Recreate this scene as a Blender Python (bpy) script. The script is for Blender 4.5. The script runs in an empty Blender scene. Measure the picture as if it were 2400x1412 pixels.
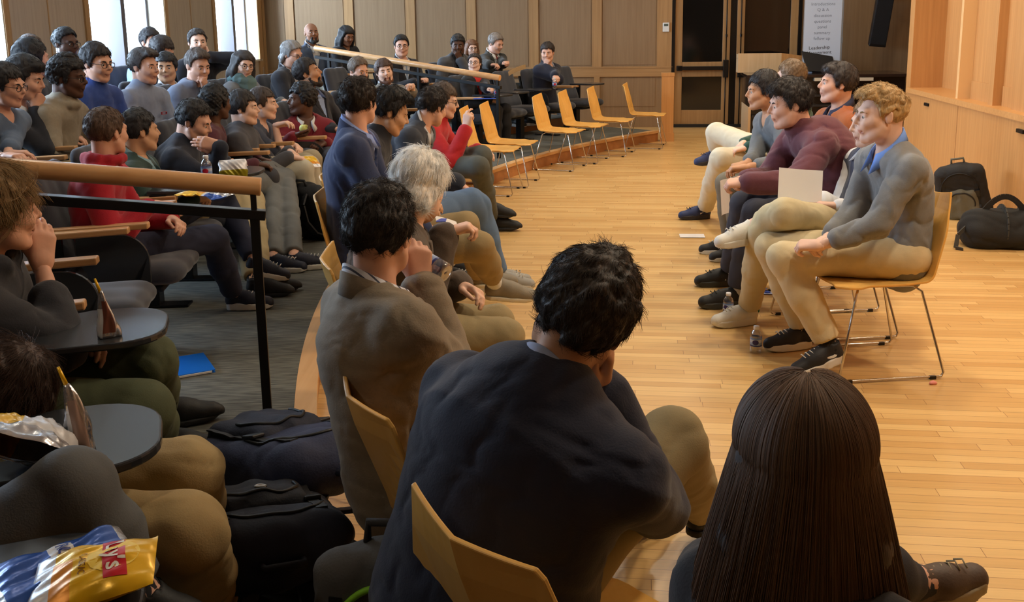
import bpy, bmesh, math, random
import numpy as np
from mathutils import Vector, Matrix, Euler
random.seed(7)
SC = bpy.context.scene
COL = SC.collection
V = lambda *a: np.array(a, float)

# ---------------------------------------------------------------- camera
FP, CX, CY, CAMH, ROLL = 2300.0, 1200.0, 512.0, 1.62, 0.015
PITCH = math.atan(452 / 2300.0)
cam_d = bpy.data.cameras.new('camera')
cam = bpy.data.objects.new('camera', cam_d)
COL.objects.link(cam)
cam_d.sensor_fit = 'HORIZONTAL'
cam_d.sensor_width = 36.0
cam_d.lens = 36.0 * FP / 2400.0
cam_d.shift_y = -(706 - CY) / 2400.0
cam_d.clip_start = 0.05
cam.matrix_world = Matrix.Translation((0, 0, CAMH)) @ Matrix.Rotation(math.pi / 2 - PITCH, 4, 'X') @ Matrix.Rotation(-ROLL, 4, 'Z')
SC.camera = cam

# ---------------------------------------------------------------- world, exposure
SC.view_settings.view_transform = 'Standard'
SC.view_settings.look = 'None'
SC.view_settings.gamma = 1.0
SC.view_settings.use_curve_mapping = False
SC.view_settings.exposure = 0.0
SC.cycles.use_denoising = True
SC.cycles.max_bounces = 7
SC.cycles.diffuse_bounces = 3
SC.cycles.glossy_bounces = 3
SC.cycles.transmission_bounces = 6
SC.cycles.transparent_max_bounces = 8
SC.cycles.sample_clamp_indirect = 6.0
SC.cycles.caustics_reflective = False
SC.cycles.caustics_refractive = False
w = bpy.data.worlds.new('overcast sky')
SC.world = w
w.use_nodes = True
bg = w.node_tree.nodes['Background']
bg.inputs[0].default_value = (0.80, 0.90, 1.0, 1)
bg.inputs[1].default_value = 7.0


def area_light(name, loc, rot, sx, sy, power, color, parent=None, spread=math.pi):
    d = bpy.data.lights.new(name, 'AREA')
    d.shape = 'RECTANGLE'
    d.size, d.size_y, d.energy, d.color = sx, sy, power, color
    d.spread = spread
    o = bpy.data.objects.new(name, d)
    COL.objects.link(o)
    o.location, o.rotation_euler = loc, rot
    return o


# ---------------------------------------------------------------- picture geometry -> place geometry
_cr, _sr, _cp, _sp = math.cos(ROLL), math.sin(ROLL), math.cos(PITCH), math.sin(PITCH)


def ray(px, py):
    a, b = (px - CX) / FP, (CY - py) / FP
    u, v = a * _cr + b * _sr, b * _cr - a * _sr
    return V(u, _cp + v * _sp, -_sp + v * _cp)


def at(px, py, z=None, Y=None):
    d = ray(px, py)
    t = (z - CAMH) / d[2] if z is not None else Y / d[1]
    return V(0, 0, CAMH) + d * t


# the hall is a fan of curved tiers about this point
CEN, RAD = V(10.5, 5.86), 11.494
TIER = [(0.0, 0.15), (1.50, 0.28), (2.55, 0.40)]


def floor_z(r):
    z = 0.0
    for rr, zz in TIER:
        if r >= rr:
            z = zz
    return z


def polar(r, deg):
    a = math.radians(deg)
    return V(CEN[0] + (RAD + r) * math.cos(a), CEN[1] + (RAD + r) * math.sin(a))


def r_of(p):
    return math.hypot(p[0] - CEN[0], p[1] - CEN[1]) - RAD


def on_row(px, py, r):
    d = ray(px, py)
    u = d[:2]
    a, b, c = u @ u, -2 * u @ CEN, CEN @ CEN - (RAD + r) ** 2
    t = (-b + math.sqrt(max(0, b * b - 4 * a * c))) / 2 / a
    return V(0, 0, CAMH) + d * t


# ---------------------------------------------------------------- materials
_M = {}


def srgb(r, g, b):
    f = lambda c: (c / 255 / 12.92) if c <= 10 else ((c / 255 + 0.055) / 1.055) ** 2.4
    return (f(r), f(g), f(b), 1)


def mat(name, rgb, rough=0.6, metal=0.0, bump=0.0, bscale=60.0, var=0.0, vscale=8.0, sheen=0.0, coat=0.0, stretch=(1, 1, 1), spec=0.5, trans=0.0, ior=1.45, emit=None, dist=0.0):
    key = (name, tuple(rgb), rough, bump, bscale, var)
    if key in _M:
        return _M[key]
    m = bpy.data.materials.new(name)
    m.use_nodes = True
    nt = m.node_tree
    b = nt.nodes['Principled BSDF']
    c = srgb(*rgb)
    b.inputs['Base Color'].default_value = c
    b.inputs['Roughness'].default_value = rough
    b.inputs['Metallic'].default_value = metal
    b.inputs['Specular IOR Level'].default_value = spec
    b.inputs['Sheen Weight'].default_value = sheen
    b.inputs['Coat Weight'].default_value = coat
    b.inputs['Transmission Weight'].default_value = trans
    b.inputs['IOR'].default_value = ior
    if emit:
        b.inputs['Emission Color'].default_value = srgb(*emit[0])
        b.inputs['Emission Strength'].default_value = emit[1]
    if bump or var:
        tc = nt.nodes.new('ShaderNodeTexCoord')
        mp = nt.nodes.new('ShaderNodeMapping')
        mp.inputs['Scale'].default_value = stretch
        nt.links.new(tc.outputs['Object'], mp.inputs['Vector'])
        if var:
            n = nt.nodes.new('ShaderNodeTexNoise')
            n.inputs['Scale'].default_value = vscale
            n.inputs['Detail'].default_value = 4
            n.inputs['Distortion'].default_value = dist
            nt.links.new(mp.outputs[0], n.inputs['Vector'])
            mx = nt.nodes.new('ShaderNodeMix')
            mx.data_type = 'RGBA'
            mx.inputs[6].default_value = tuple(x * (1 - var) for x in c[:3]) + (1,)
            mx.inputs[7].default_value = tuple(min(1, x * (1 + var)) for x in c[:3]) + (1,)
            nt.links.new(n.outputs[0], mx.inputs[0])
            nt.links.new(mx.outputs[2], b.inputs['Base Color'])
        if bump:
            n = nt.nodes.new('ShaderNodeTexNoise')
            n.inputs['Scale'].default_value = bscale
            n.inputs['Detail'].default_value = 3
            nt.links.new(mp.outputs[0], n.inputs['Vector'])
            bp = nt.nodes.new('ShaderNodeBump')
            bp.inputs['Strength'].default_value = bump
            bp.inputs['Distance'].default_value = 0.004
            nt.links.new(n.outputs[0], bp.inputs['Height'])
            nt.links.new(bp.outputs[0], b.inputs['Normal'])
    _M[key] = m
    return m


def wood(name, c1, c2, rough=0.4, axis='Z', scale=1.0, coat=0.0, fleck=0.25):
    """veneer: fine grain stretched along one axis"""
    key = ('wood', name)
    if key in _M:
        return _M[key]
    m = bpy.data.materials.new(name)
    m.use_nodes = True
    nt = m.node_tree
    b = nt.nodes['Principled BSDF']
    b.inputs['Roughness'].default_value = rough
    b.inputs['Coat Weight'].default_value = coat
    tc = nt.nodes.new('ShaderNodeTexCoord')
    mp = nt.nodes.new('ShaderNodeMapping')
    s = {'X': (1.2, 30, 30), 'Y': (30, 1.2, 30), 'Z': (30, 30, 1.2)}[axis]
    mp.inputs['Scale'].default_value = tuple(x * scale for x in s)
    nt.links.new(tc.outputs['Object'], mp.inputs['Vector'])
    n = nt.nodes.new('ShaderNodeTexNoise')
    n.inputs['Scale'].default_value = 1.0
    n.inputs['Detail'].default_value = 6
    n.inputs['Distortion'].default_value = 0.4
    nt.links.new(mp.outputs[0], n.inputs['Vector'])
    cr = nt.nodes.new('ShaderNodeValToRGB')
    cr.color_ramp.elements[0].position = 0.5 - fleck
    cr.color_ramp.elements[1].position = 0.5 + fleck
    cr.color_ramp.elements[0].color = srgb(*c1)
    cr.color_ramp.elements[1].color = srgb(*c2)
    nt.links.new(n.outputs[0], cr.inputs[0])
    nt.links.new(cr.outputs[0], b.inputs['Base Color'])
    _M[key] = m
    return m


# ---------------------------------------------------------------- objects
def tag(o, label=None, cat=None, group=None, kind=None):
    if label: o['label'] = label
    if cat: o['category'] = cat
    if group: o['group'] = group
    if kind: o['kind'] = kind
    return o


def empty(name, loc, rz=0.0):
    o = bpy.data.objects.new(name, None)
    COL.objects.link(o)
    o.location = Vector(loc)
    o.rotation_euler = (0, 0, rz)
    o.empty_display_size = 0.1
    return o


def link(name, me, parent=None):
    o = bpy.data.objects.new(name, me)
    COL.objects.link(o)
    if parent is not None:
        o.parent = parent
    return o


def copy_tree(o, parent=None):
    c = o.copy()
    COL.objects.link(c)
    if parent is not None:
        c.parent = parent
    for ch in list(o.children):
        copy_tree(ch, c)
    return c


class MB:
    """collects simple shapes into one mesh"""
    def __init__(self):
        self.v, self.f, self.mi, self.sm = [], [], [], []

    def add(self, verts, faces, mi=0, smooth=False):
        n = len(self.v)
        self.v += [tuple(p) for p in verts]
        self.f += [tuple(i + n for i in f) for f in faces]
        self.mi += [mi] * len(faces)
        self.sm += [smooth] * len(faces)
        return self

    def box(self, x0, x1, y0, y1, z0, z1, mi=0):
        vs = [(x, y, z) for z in (z0, z1) for y in (y0, y1) for x in (x0, x1)]
        return self.add(vs, [(0, 2, 3, 1), (4, 5, 7, 6), (0, 1, 5, 4), (2, 6, 7, 3), (0, 4, 6, 2), (1, 3, 7, 5)], mi)

    def bar(self, a, b, w, h, up=(0, 0, 1), mi=0):
        """box beam from a to b, w wide, h tall"""
        a, b, up = V(*a), V(*b), V(*up)
        d = (b - a) / np.linalg.norm(b - a)
        s = np.cross(d, up); s /= np.linalg.norm(s)
        u = np.cross(s, d)
        vs = [p + s * i * w / 2 + u * j * h / 2 for p in (a, b) for (i, j) in ((-1, -1), (1, -1), (1, 1), (-1, 1))]
        return self.add(vs, [(3, 2, 1, 0), (4, 5, 6, 7), (0, 1, 5, 4), (1, 2, 6, 5), (2, 3, 7, 6), (3, 0, 4, 7)], mi)

    def tube(self, pts, r, n=10, mi=0, cap=True, closed=False):
        pts = [V(*p) for p in pts]
        rs = r if hasattr(r, '__len__') else [r] * len(pts)
        m = len(pts)
        vs, fs = [], []
        prev = None
        for i, p in enumerate(pts):
            if closed:
                t = pts[(i + 1) % m] - pts[i - 1]
            else:
                t = pts[min(i + 1, m - 1)] - pts[max(i - 1, 0)]
            t = t / (np.linalg.norm(t) + 1e-9)
            if prev is None:
                a = V(0, 0, 1) if abs(t[2]) < 0.9 else V(1, 0, 0)
                s = np.cross(t, a)
            else:
                s = prev - t * (prev @ t)
            s /= np.linalg.norm(s) + 1e-9
            prev = s
            u = np.cross(t, s)
            for k in range(n):
                q = 2 * math.pi * k / n
                vs.append(p + rs[i] * (math.cos(q) * s + math.sin(q) * u))
        for i in range(m if closed else m - 1):
            j = (i + 1) % m
            for k in range(n):
                l = (k + 1) % n
                fs.append((i * n + k, i * n + l, j * n + l, j * n + k))
        if cap and not closed:
            fs.append(tuple(range(n))[::-1])
            fs.append(tuple((m - 1) * n + k for k in range(n)))
        return self.add(vs, fs, mi, True)

    def lathe(self, prof, c=(0, 0, 0), n=20, mi=0, axis=(0, 0, 1), smooth=True):
        ax = V(*axis) / np.linalg.norm(axis)
        a = V(1, 0, 0) if abs(ax[0]) < 0.8 else V(0, 1, 0)
        s = np.cross(ax, a); s /= np.linalg.norm(s)
        u = np.cross(ax, s)
        vs, fs = [], []
        for (r, z) in prof:
            for k in range(n):
                q = 2 * math.pi * k / n
                vs.append(V(*c) + ax * z + r * (math.cos(q) * s + math.sin(q) * u))
        for i in range(len(prof) - 1):
            for k in range(n):
                l = (k + 1) % n
                fs.append((i * n + k, i * n + l, (i + 1) * n + l, (i + 1) * n + k))
        return self.add(vs, fs, mi, smooth)

    def prism(self, outline, z0, z1, mi=0, M=None):
        """outline in x,y extruded z0..z1; M optional 4x4"""
        n = len(outline)
        vs = [(x, y, z0) for x, y in outline] + [(x, y, z1) for x, y in outline]
        fs = [tuple(range(n))[::-1], tuple(range(n, 2 * n))] + [(i, (i + 1) % n, n + (i + 1) % n, n + i) for i in range(n)]
        if M is not None:
            vs = [tuple(M @ Vector(p)) for p in vs]
        return self.add(vs, fs, mi)

    def build(self, name, mats, parent=None, bevel=0.0, off=None):
        me = bpy.data.meshes.new(name)
        vs = self.v if off is None else [tuple(V(*p) - off) for p in self.v]
        me.from_pydata([tuple(map(float, p)) for p in vs], [], self.f)
        for m in (mats if isinstance(mats, (list, tuple)) else [mats]):
            me.materials.append(m)
        me.polygons.foreach_set('material_index', self.mi)
        me.polygons.foreach_set('use_smooth', self.sm)
        bm = bmesh.new(); bm.from_mesh(me)
        bmesh.ops.recalc_face_normals(bm, faces=bm.faces)
        bm.to_mesh(me); bm.free()
        me.update()
        o = link(name, me, parent)
        if bevel:
            md = o.modifiers.new('bevel', 'BEVEL')
            md.width, md.segments, md.limit_method = bevel, 2, 'ANGLE'
        return o


def struct(o):
    o['kind'] = 'structure'
    return o


# ---------------------------------------------------------------- smooth solids (signed distance -> surface nets)
def smin(a, b, k):
    h = np.clip(0.5 + 0.5 * (b - a) / k, 0, 1)
    return b + (a - b) * h - k * h * (1 - h)


class Solid:
    def __init__(self):
        self.p = []

    def cone(self, a, b, ra, rb, k=0.02, sq=None, op='+'):
        """tapered capsule; sq=(axis, ratio) flattens it along axis"""
        self.p.append(('c', V(*a), V(*b), ra, rb, k, sq, op)); return self

    def ball(self, c, r, k=0.02, op='+'):
        return self.cone(c, V(*c) + V(0, 0, 1e-4), r, r, k, None, op)

    def ell(self, c, rad, R=None, k=0.02, op='+'):
        self.p.append(('e', V(*c), V(*rad), np.eye(3) if R is None else np.array(R), k, op)); return self

    def fn(self, f, op='*', k=0.004):
        """f(P)->distance; '*' intersects, '-' subtracts"""
        self.p.append(('f', f, op, k)); return self

    def bounds(self):
        lo, hi = [], []
        for q in self.p:
            if q[0] == 'c' and q[7] == '+':
                r = max(q[3], q[4])
                lo.append(np.minimum(q[1], q[2]) - r); hi.append(np.maximum(q[1], q[2]) + r)
            elif q[0] == 'e' and q[5] == '+':
                r = q[2].max()
                lo.append(q[1] - r); hi.append(q[1] + r)
        return np.min(lo, 0), np.max(hi, 0)

    def mesh(self, h, noise=None):
        lo, hi = self.bounds()
        lo = lo - 3 * h; hi = hi + 3 * h
        n = np.ceil((hi - lo) / h).astype(int) + 1
        ax = [lo[i] + h * np.arange(n[i]) for i in range(3)]
        F = np.full(tuple(n), 0.5, np.float32)

        def sub(l, u):
            i0 = np.clip(np.floor((l - lo) / h).astype(int), 0, n - 1)
            i1 = np.clip(np.ceil((u - lo) / h).astype(int) + 1, 1, n)
            s = tuple(slice(i0[i], i1[i]) for i in range(3))
            P = [ax[0][s[0]][:, None, None], ax[1][s[1]][None, :, None], ax[2][s[2]][None, None, :]]
            return s, P

        for q in self.p:
            if q[0] == 'c':
                _, a, b, ra, rb, k, sq, op = q
                m = max(ra, rb) + k + 3 * h
                s, P = sub(np.minimum(a, b) - m, np.maximum(a, b) + m)
                X, Y, Z = P[0] - a[0], P[1] - a[1], P[2] - a[2]
                ba = b - a
                if sq is not None:
                    nx, rt = sq
                    t = (X * nx[0] + Y * nx[1] + Z * nx[2]) * (1 / rt - 1)
                    X, Y, Z = X + nx[0] * t, Y + nx[1] * t, Z + nx[2] * t
                    ba = ba + nx * (ba @ nx) * (1 / rt - 1)
                hh = np.clip((X * ba[0] + Y * ba[1] + Z * ba[2]) / max(ba @ ba, 1e-9), 0, 1)
                d = np.sqrt((X - ba[0] * hh) ** 2 + (Y - ba[1] * hh) ** 2 + (Z - ba[2] * hh) ** 2) - (ra + (rb - ra) * hh)
                if sq is not None:
                    d = d * (0.5 + 0.5 * sq[1])
            elif q[0] == 'e':
                _, c, rad, R, k, op = q
                m = rad.max() + k + 3 * h
                s, P = sub(c - m, c + m)
                X, Y, Z = P[0] - c[0], P[1] - c[1], P[2] - c[2]
                L = [(R[i][0] * X + R[i][1] * Y + R[i][2] * Z) / rad[i] for i in range(3)]
                k0 = np.sqrt(L[0] ** 2 + L[1] ** 2 + L[2] ** 2)
                k1 = np.sqrt((L[0] / rad[0]) ** 2 + (L[1] / rad[1]) ** 2 + (L[2] / rad[2]) ** 2)
                d = k0 * (k0 - 1) / (k1 + 1e-6)
            else:
                _, f, op, k = q
                s = (slice(None),) * 3
                d = f(ax[0][:, None, None], ax[1][None, :, None], ax[2][None, None, :])
            if op == '+':
                F[s] = smin(F[s], d, k)
            elif op == '-':
                F[s] = -smin(-F[s], d, k)
            else:
                F[s] = -smin(-F[s], -d, k)
        if noise is not None:
            F = F + noise(ax[0][:, None, None], ax[1][None, :, None], ax[2][None, None, :])
        return nets(F, lo, h)


_CE = [(0, 1), (2, 3), (4, 5), (6, 7), (0, 2), (1, 3), (4, 6), (5, 7), (0, 4), (1, 5), (2, 6), (3, 7)]
_CO = np.array([(i & 1, (i >> 1) & 1, (i >> 2) & 1) for i in range(8)])


def nets(F, lo, h):
    S = F < 0
    n = np.array(F.shape)
    c = np.zeros(tuple(n - 1), np.int8)
    for o in _CO:
        c += S[o[0]:n[0] - 1 + o[0], o[1]:n[1] - 1 + o[1], o[2]:n[2] - 1 + o[2]]
    act = (c > 0) & (c < 8)
    idx = np.argwhere(act)
    if len(idx) == 0:
        return np.zeros((0, 3)), np.zeros((0, 4), int)
    vals = np.stack([F[idx[:, 0] + o[0], idx[:, 1] + o[1], idx[:, 2] + o[2]] for o in _CO], 1)
    acc = np.zeros((len(idx), 3)); cnt = np.zeros(len(idx))
    for a, b in _CE:
        va, vb = vals[:, a], vals[:, b]
        m = (va < 0) != (vb < 0)
        t = np.where(m, va / (va - vb + 1e-12), 0)
        p = _CO[a] + (_CO[b] - _CO[a]) * t[:, None]
        acc += np.where(m[:, None], p, 0); cnt += m
    verts = lo + h * (idx + acc / cnt[:, None])
    vid = np.full(tuple(n - 1), -1, np.int64)
    vid[act] = np.arange(len(idx))
    quads = []
    for ax_ in range(3):
        sl0 = [slice(1, -1)] * 3; sl1 = [slice(1, -1)] * 3
        sl0[ax_] = slice(0, -1); sl1[ax_] = slice(1, None)
        A, B = S[tuple(sl0)], S[tuple(sl1)]
        e = np.argwhere(A != B)
        if len(e) == 0:
            continue
        inside = A[e[:, 0], e[:, 1], e[:, 2]]
        e = e + 1; e[:, ax_] -= 1
        u, v_ = (ax_ + 1) % 3, (ax_ + 2) % 3
        q = []
        for du, dv in ((0, 0), (-1, 0), (-1, -1), (0, -1)):
            g = e.copy(); g[:, u] += du; g[:, v_] += dv
            q.append(vid[g[:, 0], g[:, 1], g[:, 2]])
        q = np.stack(q, 1)
        q[~inside] = q[~inside][:, ::-1]
        quads.append(q)
    return verts, np.concatenate(quads)


def folds(amp, sc=1.0, seed=0, ax=None):
    """cloth folds as a displacement field: broad swells with a few sharper creases"""
    rg = np.random.RandomState(seed)
    ks = rg.normal(size=(6, 3)); ks /= np.linalg.norm(ks, axis=1)[:, None]
    fr = np.array([20, 27, 41, 33, 52, 66]) * sc
    ph = rg.uniform(0, 6.28, 6)

    def f(X, Y, Z):
        out = 0
        wv = 0
        for i in range(6):
            a = (ks[i][0] * X + ks[i][1] * Y + ks[i][2] * Z) * fr[i] + ph[i] + 1.5 * wv
            wv = np.sin(a)
            if i < 3: out = out + wv / (1 + 0.5 * i)
            else: out = out + 0.9 * (1 - 2.2 * np.abs(np.sin(a * .5)) ** .7)
        return (amp * 0.33 * out).astype(np.float32)
    return f


class SM:
    """one mesh out of several surface-net pieces (with material slots)"""
    def __init__(self):
        self.v, self.q, self.m, self.n = [], [], [], 0

    def add(self, vq, mi=0, T=None):
        v, q = vq
        if len(v) == 0:
            return self
        if T is not None:
            v = v @ np.array(T[0]).T + T[1]
        self.v.append(v); self.q.append(q + self.n)
        self.m.append(np.full(len(q), mi) if np.isscalar(mi) else mi)
        self.n += len(v)
        return self

    def addmb(self, mb, mi=0, T=None):
        v = np.array(mb.v, float)
        q = []
        for f in mb.f:
            if len(f) == 4: q.append(f)
            elif len(f) == 3: q.append((f[0], f[1], f[2], f[2]))
            else:
                for i in range(1, len(f) - 1): q.append((f[0], f[i], f[i + 1], f[i + 1]))
        return self.add((v, np.array(q, int)), mi, T)

    def build(self, name, mats, parent=None, off=None):
        if not self.v:
            return None
        v = np.concatenate(self.v); q = np.concatenate(self.q); m = np.concatenate(self.m)
        if off is not None:
            v = v - off
        me = bpy.data.meshes.new(name)
        tri = q[:, 2] == q[:, 3]
        tot = np.where(tri, 3, 4)
        li = q.reshape(-1)[np.repeat(~tri, 4) | np.tile([True, True, True, False], len(q))]
        me.vertices.add(len(v)); me.vertices.foreach_set('co', v.astype(np.float32).reshape(-1))
        me.loops.add(len(li)); me.loops.foreach_set('vertex_index', li.astype(np.int32))
        me.polygons.add(len(q))
        st = np.concatenate([[0], np.cumsum(tot)[:-1]])
        me.polygons.foreach_set('loop_start', st.astype(np.int32))
        me.polygons.foreach_set('material_index', m.astype(np.int32))
        me.polygons.foreach_set('use_smooth', np.ones(len(q), bool))
        for mm in (mats if isinstance(mats, (list, tuple)) else [mats]):
            me.materials.append(mm)
        me.update(calc_edges=True)
        me.validate()
        return link(name, me, parent)


def solid_obj(name, s, h, m, parent=None, off=None, noise=None):
    return SM().add(s.mesh(h, noise)).build(name, m, parent, off)
# ================================================================ the hall
UU, VV = V(0.9915, -0.130), V(0.130, 0.9915)
RZ = math.atan2(UU[1], UU[0])
Q0 = V(2.9, 15.5)                       # a point of the back wall
K0 = Q0 + UU * -6.954                   # corner of back wall and window wall
S0 = V(4.0, 7.64)                       # a point of the right wall
CEIL = 4.0


def s_back(px):
    """distance along the back wall of a picture column"""
    d = ray(px, 60)
    k = d[0] / d[1]
    return (k * Q0[1] - Q0[0]) / (UU[0] - k * UU[1])


W_PANEL = wood('dull veneer panel', (136, 106, 74), (152, 122, 88), 0.55, 'Z')
W_FRAME = wood('oak frame', (158, 118, 74), (182, 140, 92), 0.45, 'Z')
W_RAIL = wood('oak rail horizontal', (158, 118, 74), (182, 140, 92), 0.45, 'X')
W_GOLD = wood('golden maple veneer', (186, 132, 76), (204, 150, 92), 0.42, 'Z', coat=0.1)
W_GOLDY = wood('golden maple ledge', (194, 140, 82), (212, 158, 98), 0.4, 'Y', coat=0.1)
W_NOSE = wood('maple nosing', (206, 156, 100), (226, 180, 124), 0.5, 'Y', scale=0.6)
W_RISER = wood('cherry riser', (164, 108, 62), (186, 128, 78), 0.4, 'X', scale=0.5, coat=0.1)
W_CAP = wood('beech armrest', (190, 140, 92), (212, 164, 114), 0.35, 'X', coat=0.2)
W_HAND = wood('beech handrail', (204, 152, 100), (226, 178, 126), 0.3, 'X', coat=0.25)
W_PLY = wood('yellow beech ply', (226, 170, 84), (240, 188, 102), 0.35, 'Z', scale=0.6, coat=0.15)
W_LECT = wood('pale lectern veneer', (206, 168, 122), (220, 186, 142), 0.45, 'Z')
BLACKM = mat('black painted steel', (14, 14, 17), 0.38)
BLACKP = mat('black plastic', (16, 17, 20), 0.45)
CHROME = mat('chrome', (200, 196, 190), 0.16, 1.0)
WHITEP = mat('white plastic', (225, 225, 220), 0.4)


def floor_mat():
    m = bpy.data.materials.new('maple strip floor'); m.use_nodes = True
    nt = m.node_tree; N = nt.nodes.new; L = nt.links.new
    b = nt.nodes['Principled BSDF']
    tc = N('ShaderNodeTexCoord'); mp = N('ShaderNodeMapping')
    mp.inputs['Rotation'].default_value = (0, 0, -RZ)
    L(tc.outputs['Object'], mp.inputs[0])
    sx = N('ShaderNodeSeparateXYZ'); L(mp.outputs[0], sx.inputs[0])
    dv = N('ShaderNodeMath'); dv.operation = 'DIVIDE'; dv.inputs[1].default_value = 0.057; L(sx.outputs[1], dv.inputs[0])
    fl = N('ShaderNodeMath'); fl.operation = 'FLOOR'; L(dv.outputs[0], fl.inputs[0])
    wn = N('ShaderNodeTexWhiteNoise'); wn.noise_dimensions = '1D'; L(fl.outputs[0], wn.inputs['W'])
    ml = N('ShaderNodeMath'); ml.operation = 'MULTIPLY_ADD'; ml.inputs[1].default_value = 7.3
    L(wn.outputs['Value'], ml.inputs[0]); L(sx.outputs[0], ml.inputs[2])
    cb = N('ShaderNodeCombineXYZ'); L(ml.outputs[0], cb.inputs[0]); L(sx.outputs[1], cb.inputs[1])
    br = N('ShaderNodeTexBrick'); L(cb.outputs[0], br.inputs['Vector'])
    br.offset = 0.0; br.squash = 1.0
    br.inputs['Scale'].default_value = 1.0
    br.inputs['Brick Width'].default_value = 0.62
    br.inputs['Row Height'].default_value = 0.057
    br.inputs['Mortar Size'].default_value = 0.0011
    br.inputs['Mortar Smooth'].default_value = 0.3
    br.inputs['Bias'].default_value = 0.1
    br.inputs['Color1'].default_value = srgb(200, 153, 90)
    br.inputs['Color2'].default_value = srgb(224, 184, 120)
    br.inputs['Mortar'].default_value = srgb(130, 88, 48)
    ns = N('ShaderNodeTexNoise'); ns.inputs['Scale'].default_value = 1.0; ns.inputs['Detail'].default_value = 5
    m2 = N('ShaderNodeMapping'); m2.inputs['Scale'].default_value = (2.5, 70, 1)
    L(cb.outputs[0], m2.inputs[0]); L(m2.outputs[0], ns.inputs['Vector'])
    mr = N('ShaderNodeMapRange'); mr.inputs['To Min'].default_value = 0.82; mr.inputs['To Max'].default_value = 1.14
    L(ns.outputs[0], mr.inputs[0])
    mx = N('ShaderNodeMix'); mx.data_type = 'RGBA'; mx.blend_type = 'MULTIPLY'; mx.inputs[0].default_value = 1.0
    L(br.outputs['Color'], mx.inputs[6]); L(mr.outputs[0], mx.inputs[7])
    L(mx.outputs[2], b.inputs['Base Color'])
    b.inputs['Roughness'].default_value = 0.36
    b.inputs['Coat Weight'].default_value = 0.25
    b.inputs['Coat Roughness'].default_value = 0.22
    return m


def carpet_mat():
    m = bpy.data.materials.new('grey woven carpet'); m.use_nodes = True
    nt = m.node_tree; N = nt.nodes.new; L = nt.links.new
    b = nt.nodes['Principled BSDF']
    tc = N('ShaderNodeTexCoord'); mp = N('ShaderNodeMapping')
    mp.inputs['Rotation'].default_value = (0, 0, math.radians(-52)); mp.inputs['Scale'].default_value = (9, 120, 60)
    L(tc.outputs['Object'], mp.inputs[0])
    n = N('ShaderNodeTexNoise'); n.inputs['Scale'].default_value = 1.0; n.inputs['Detail'].default_value = 4; L(mp.outputs[0], n.inputs['Vector'])
    cr = N('ShaderNodeValToRGB')
    cr.color_ramp.elements[0].position = 0.38; cr.color_ramp.elements[0].color = srgb(74, 74, 68)
    cr.color_ramp.elements[1].position = 0.68; cr.color_ramp.elements[1].color = srgb(118, 117, 108)
    L(n.outputs[0], cr.inputs[0]); L(cr.outputs[0], b.inputs['Base Color'])
    bp = N('ShaderNodeBump'); bp.inputs['Strength'].default_value = 0.5; bp.inputs['Distance'].default_value = 0.004
    L(n.outputs[0], bp.inputs['Height']); L(bp.outputs[0], b.inputs['Normal'])
    b.inputs['Roughness'].default_value = 0.95
    return m


CARPET = carpet_mat()
# stage floor
mb = MB(); mb.box(-4.0, 8.5, -5.0, 18.0, -0.1, 0.0)
struct(mb.build('floor', floor_mat()))
# ceiling
mb = MB(); mb.box(-7.5, 8.5, -5.0, 18.0, CEIL, CEIL + 0.1)
struct(mb.build('ceiling', mat('ceiling plaster', (196, 184, 166), 0.9)))


def wall_r(a):
    """distance from the fan centre to the walls in a direction"""
    d = V(math.cos(a), math.sin(a))
    best = 99.0
    for p, nrm in ((Q0 - VV * 0.02, VV), (K0 + UU * 0.02, -UU), (V(0, -3.9), V(0, -1))):
        k = d @ nrm
        if k > 1e-6:
            t = ((p - CEN) @ nrm) / k
            if t > 0: best = min(best, t)
    return best - RAD


def tier(name, r0, r1, z0, z1, a0, a1, m, n=150):
    mb = MB()
    pts = []
    for i in range(n + 1):
        a = math.radians(a0 + (a1 - a0) * i / n)
        w_ = wall_r(a)
        ra, rb = min(r0, w_), min(r1, w_)
        for rr in (ra, rb):
            for z in (z0, z1):
                pts.append((CEN[0] + (RAD + rr) * math.cos(a), CEN[1] + (RAD + rr) * math.sin(a), z))
    fs = []
    for i in range(n):
        a, b = 4 * i, 4 * i + 4
        fs += [(a + 1, a + 3, b + 3, b + 1), (a, a + 1, b + 1, b), (a + 2, b + 2, b + 3, a + 3)]
    mb.add(pts, fs)
    return struct(mb.build(name, m))


A0, A1 = 137.2, 232.0
tier('floor_tier_lower', 0.088, 9, 0.0, 0.15, A0, A1, CARPET)
tier('floor_tier_middle', 1.50, 9, 0.15, 0.28, A0, A1, CARPET)
tier('floor_tier_upper', 2.55, 9, 0.28, 0.40, A0, A1, CARPET)
tier('trim_1', 0.0, 0.088, 0.118, 0.152, A0, A1, W_NOSE)           # nosing of the first tier
tier('trim_2', 0.012, 0.088, 0.0, 0.118, A0, A1, W_RISER)          # its riser
tier('trim_3', 1.485, 1.50, 0.15, 0.275, A0, A1, W_RISER)
tier('trim_4', 2.535, 2.55, 0.28, 0.395, A0, A1, W_RISER)


def wallbox(name, org, rz, boxes, mats, kind=True, bevel=0):
    mb = MB()
    for bx in boxes:
        mb.box(*bx[:6], mi=bx[6] if len(bx) > 6 else 0)
    o = mb.build(name, mats, None, bevel)
    o.location = (org[0], org[1], 0); o.rotation_euler = (0, 0, rz)
    if kind: struct(o)
    return o


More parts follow.
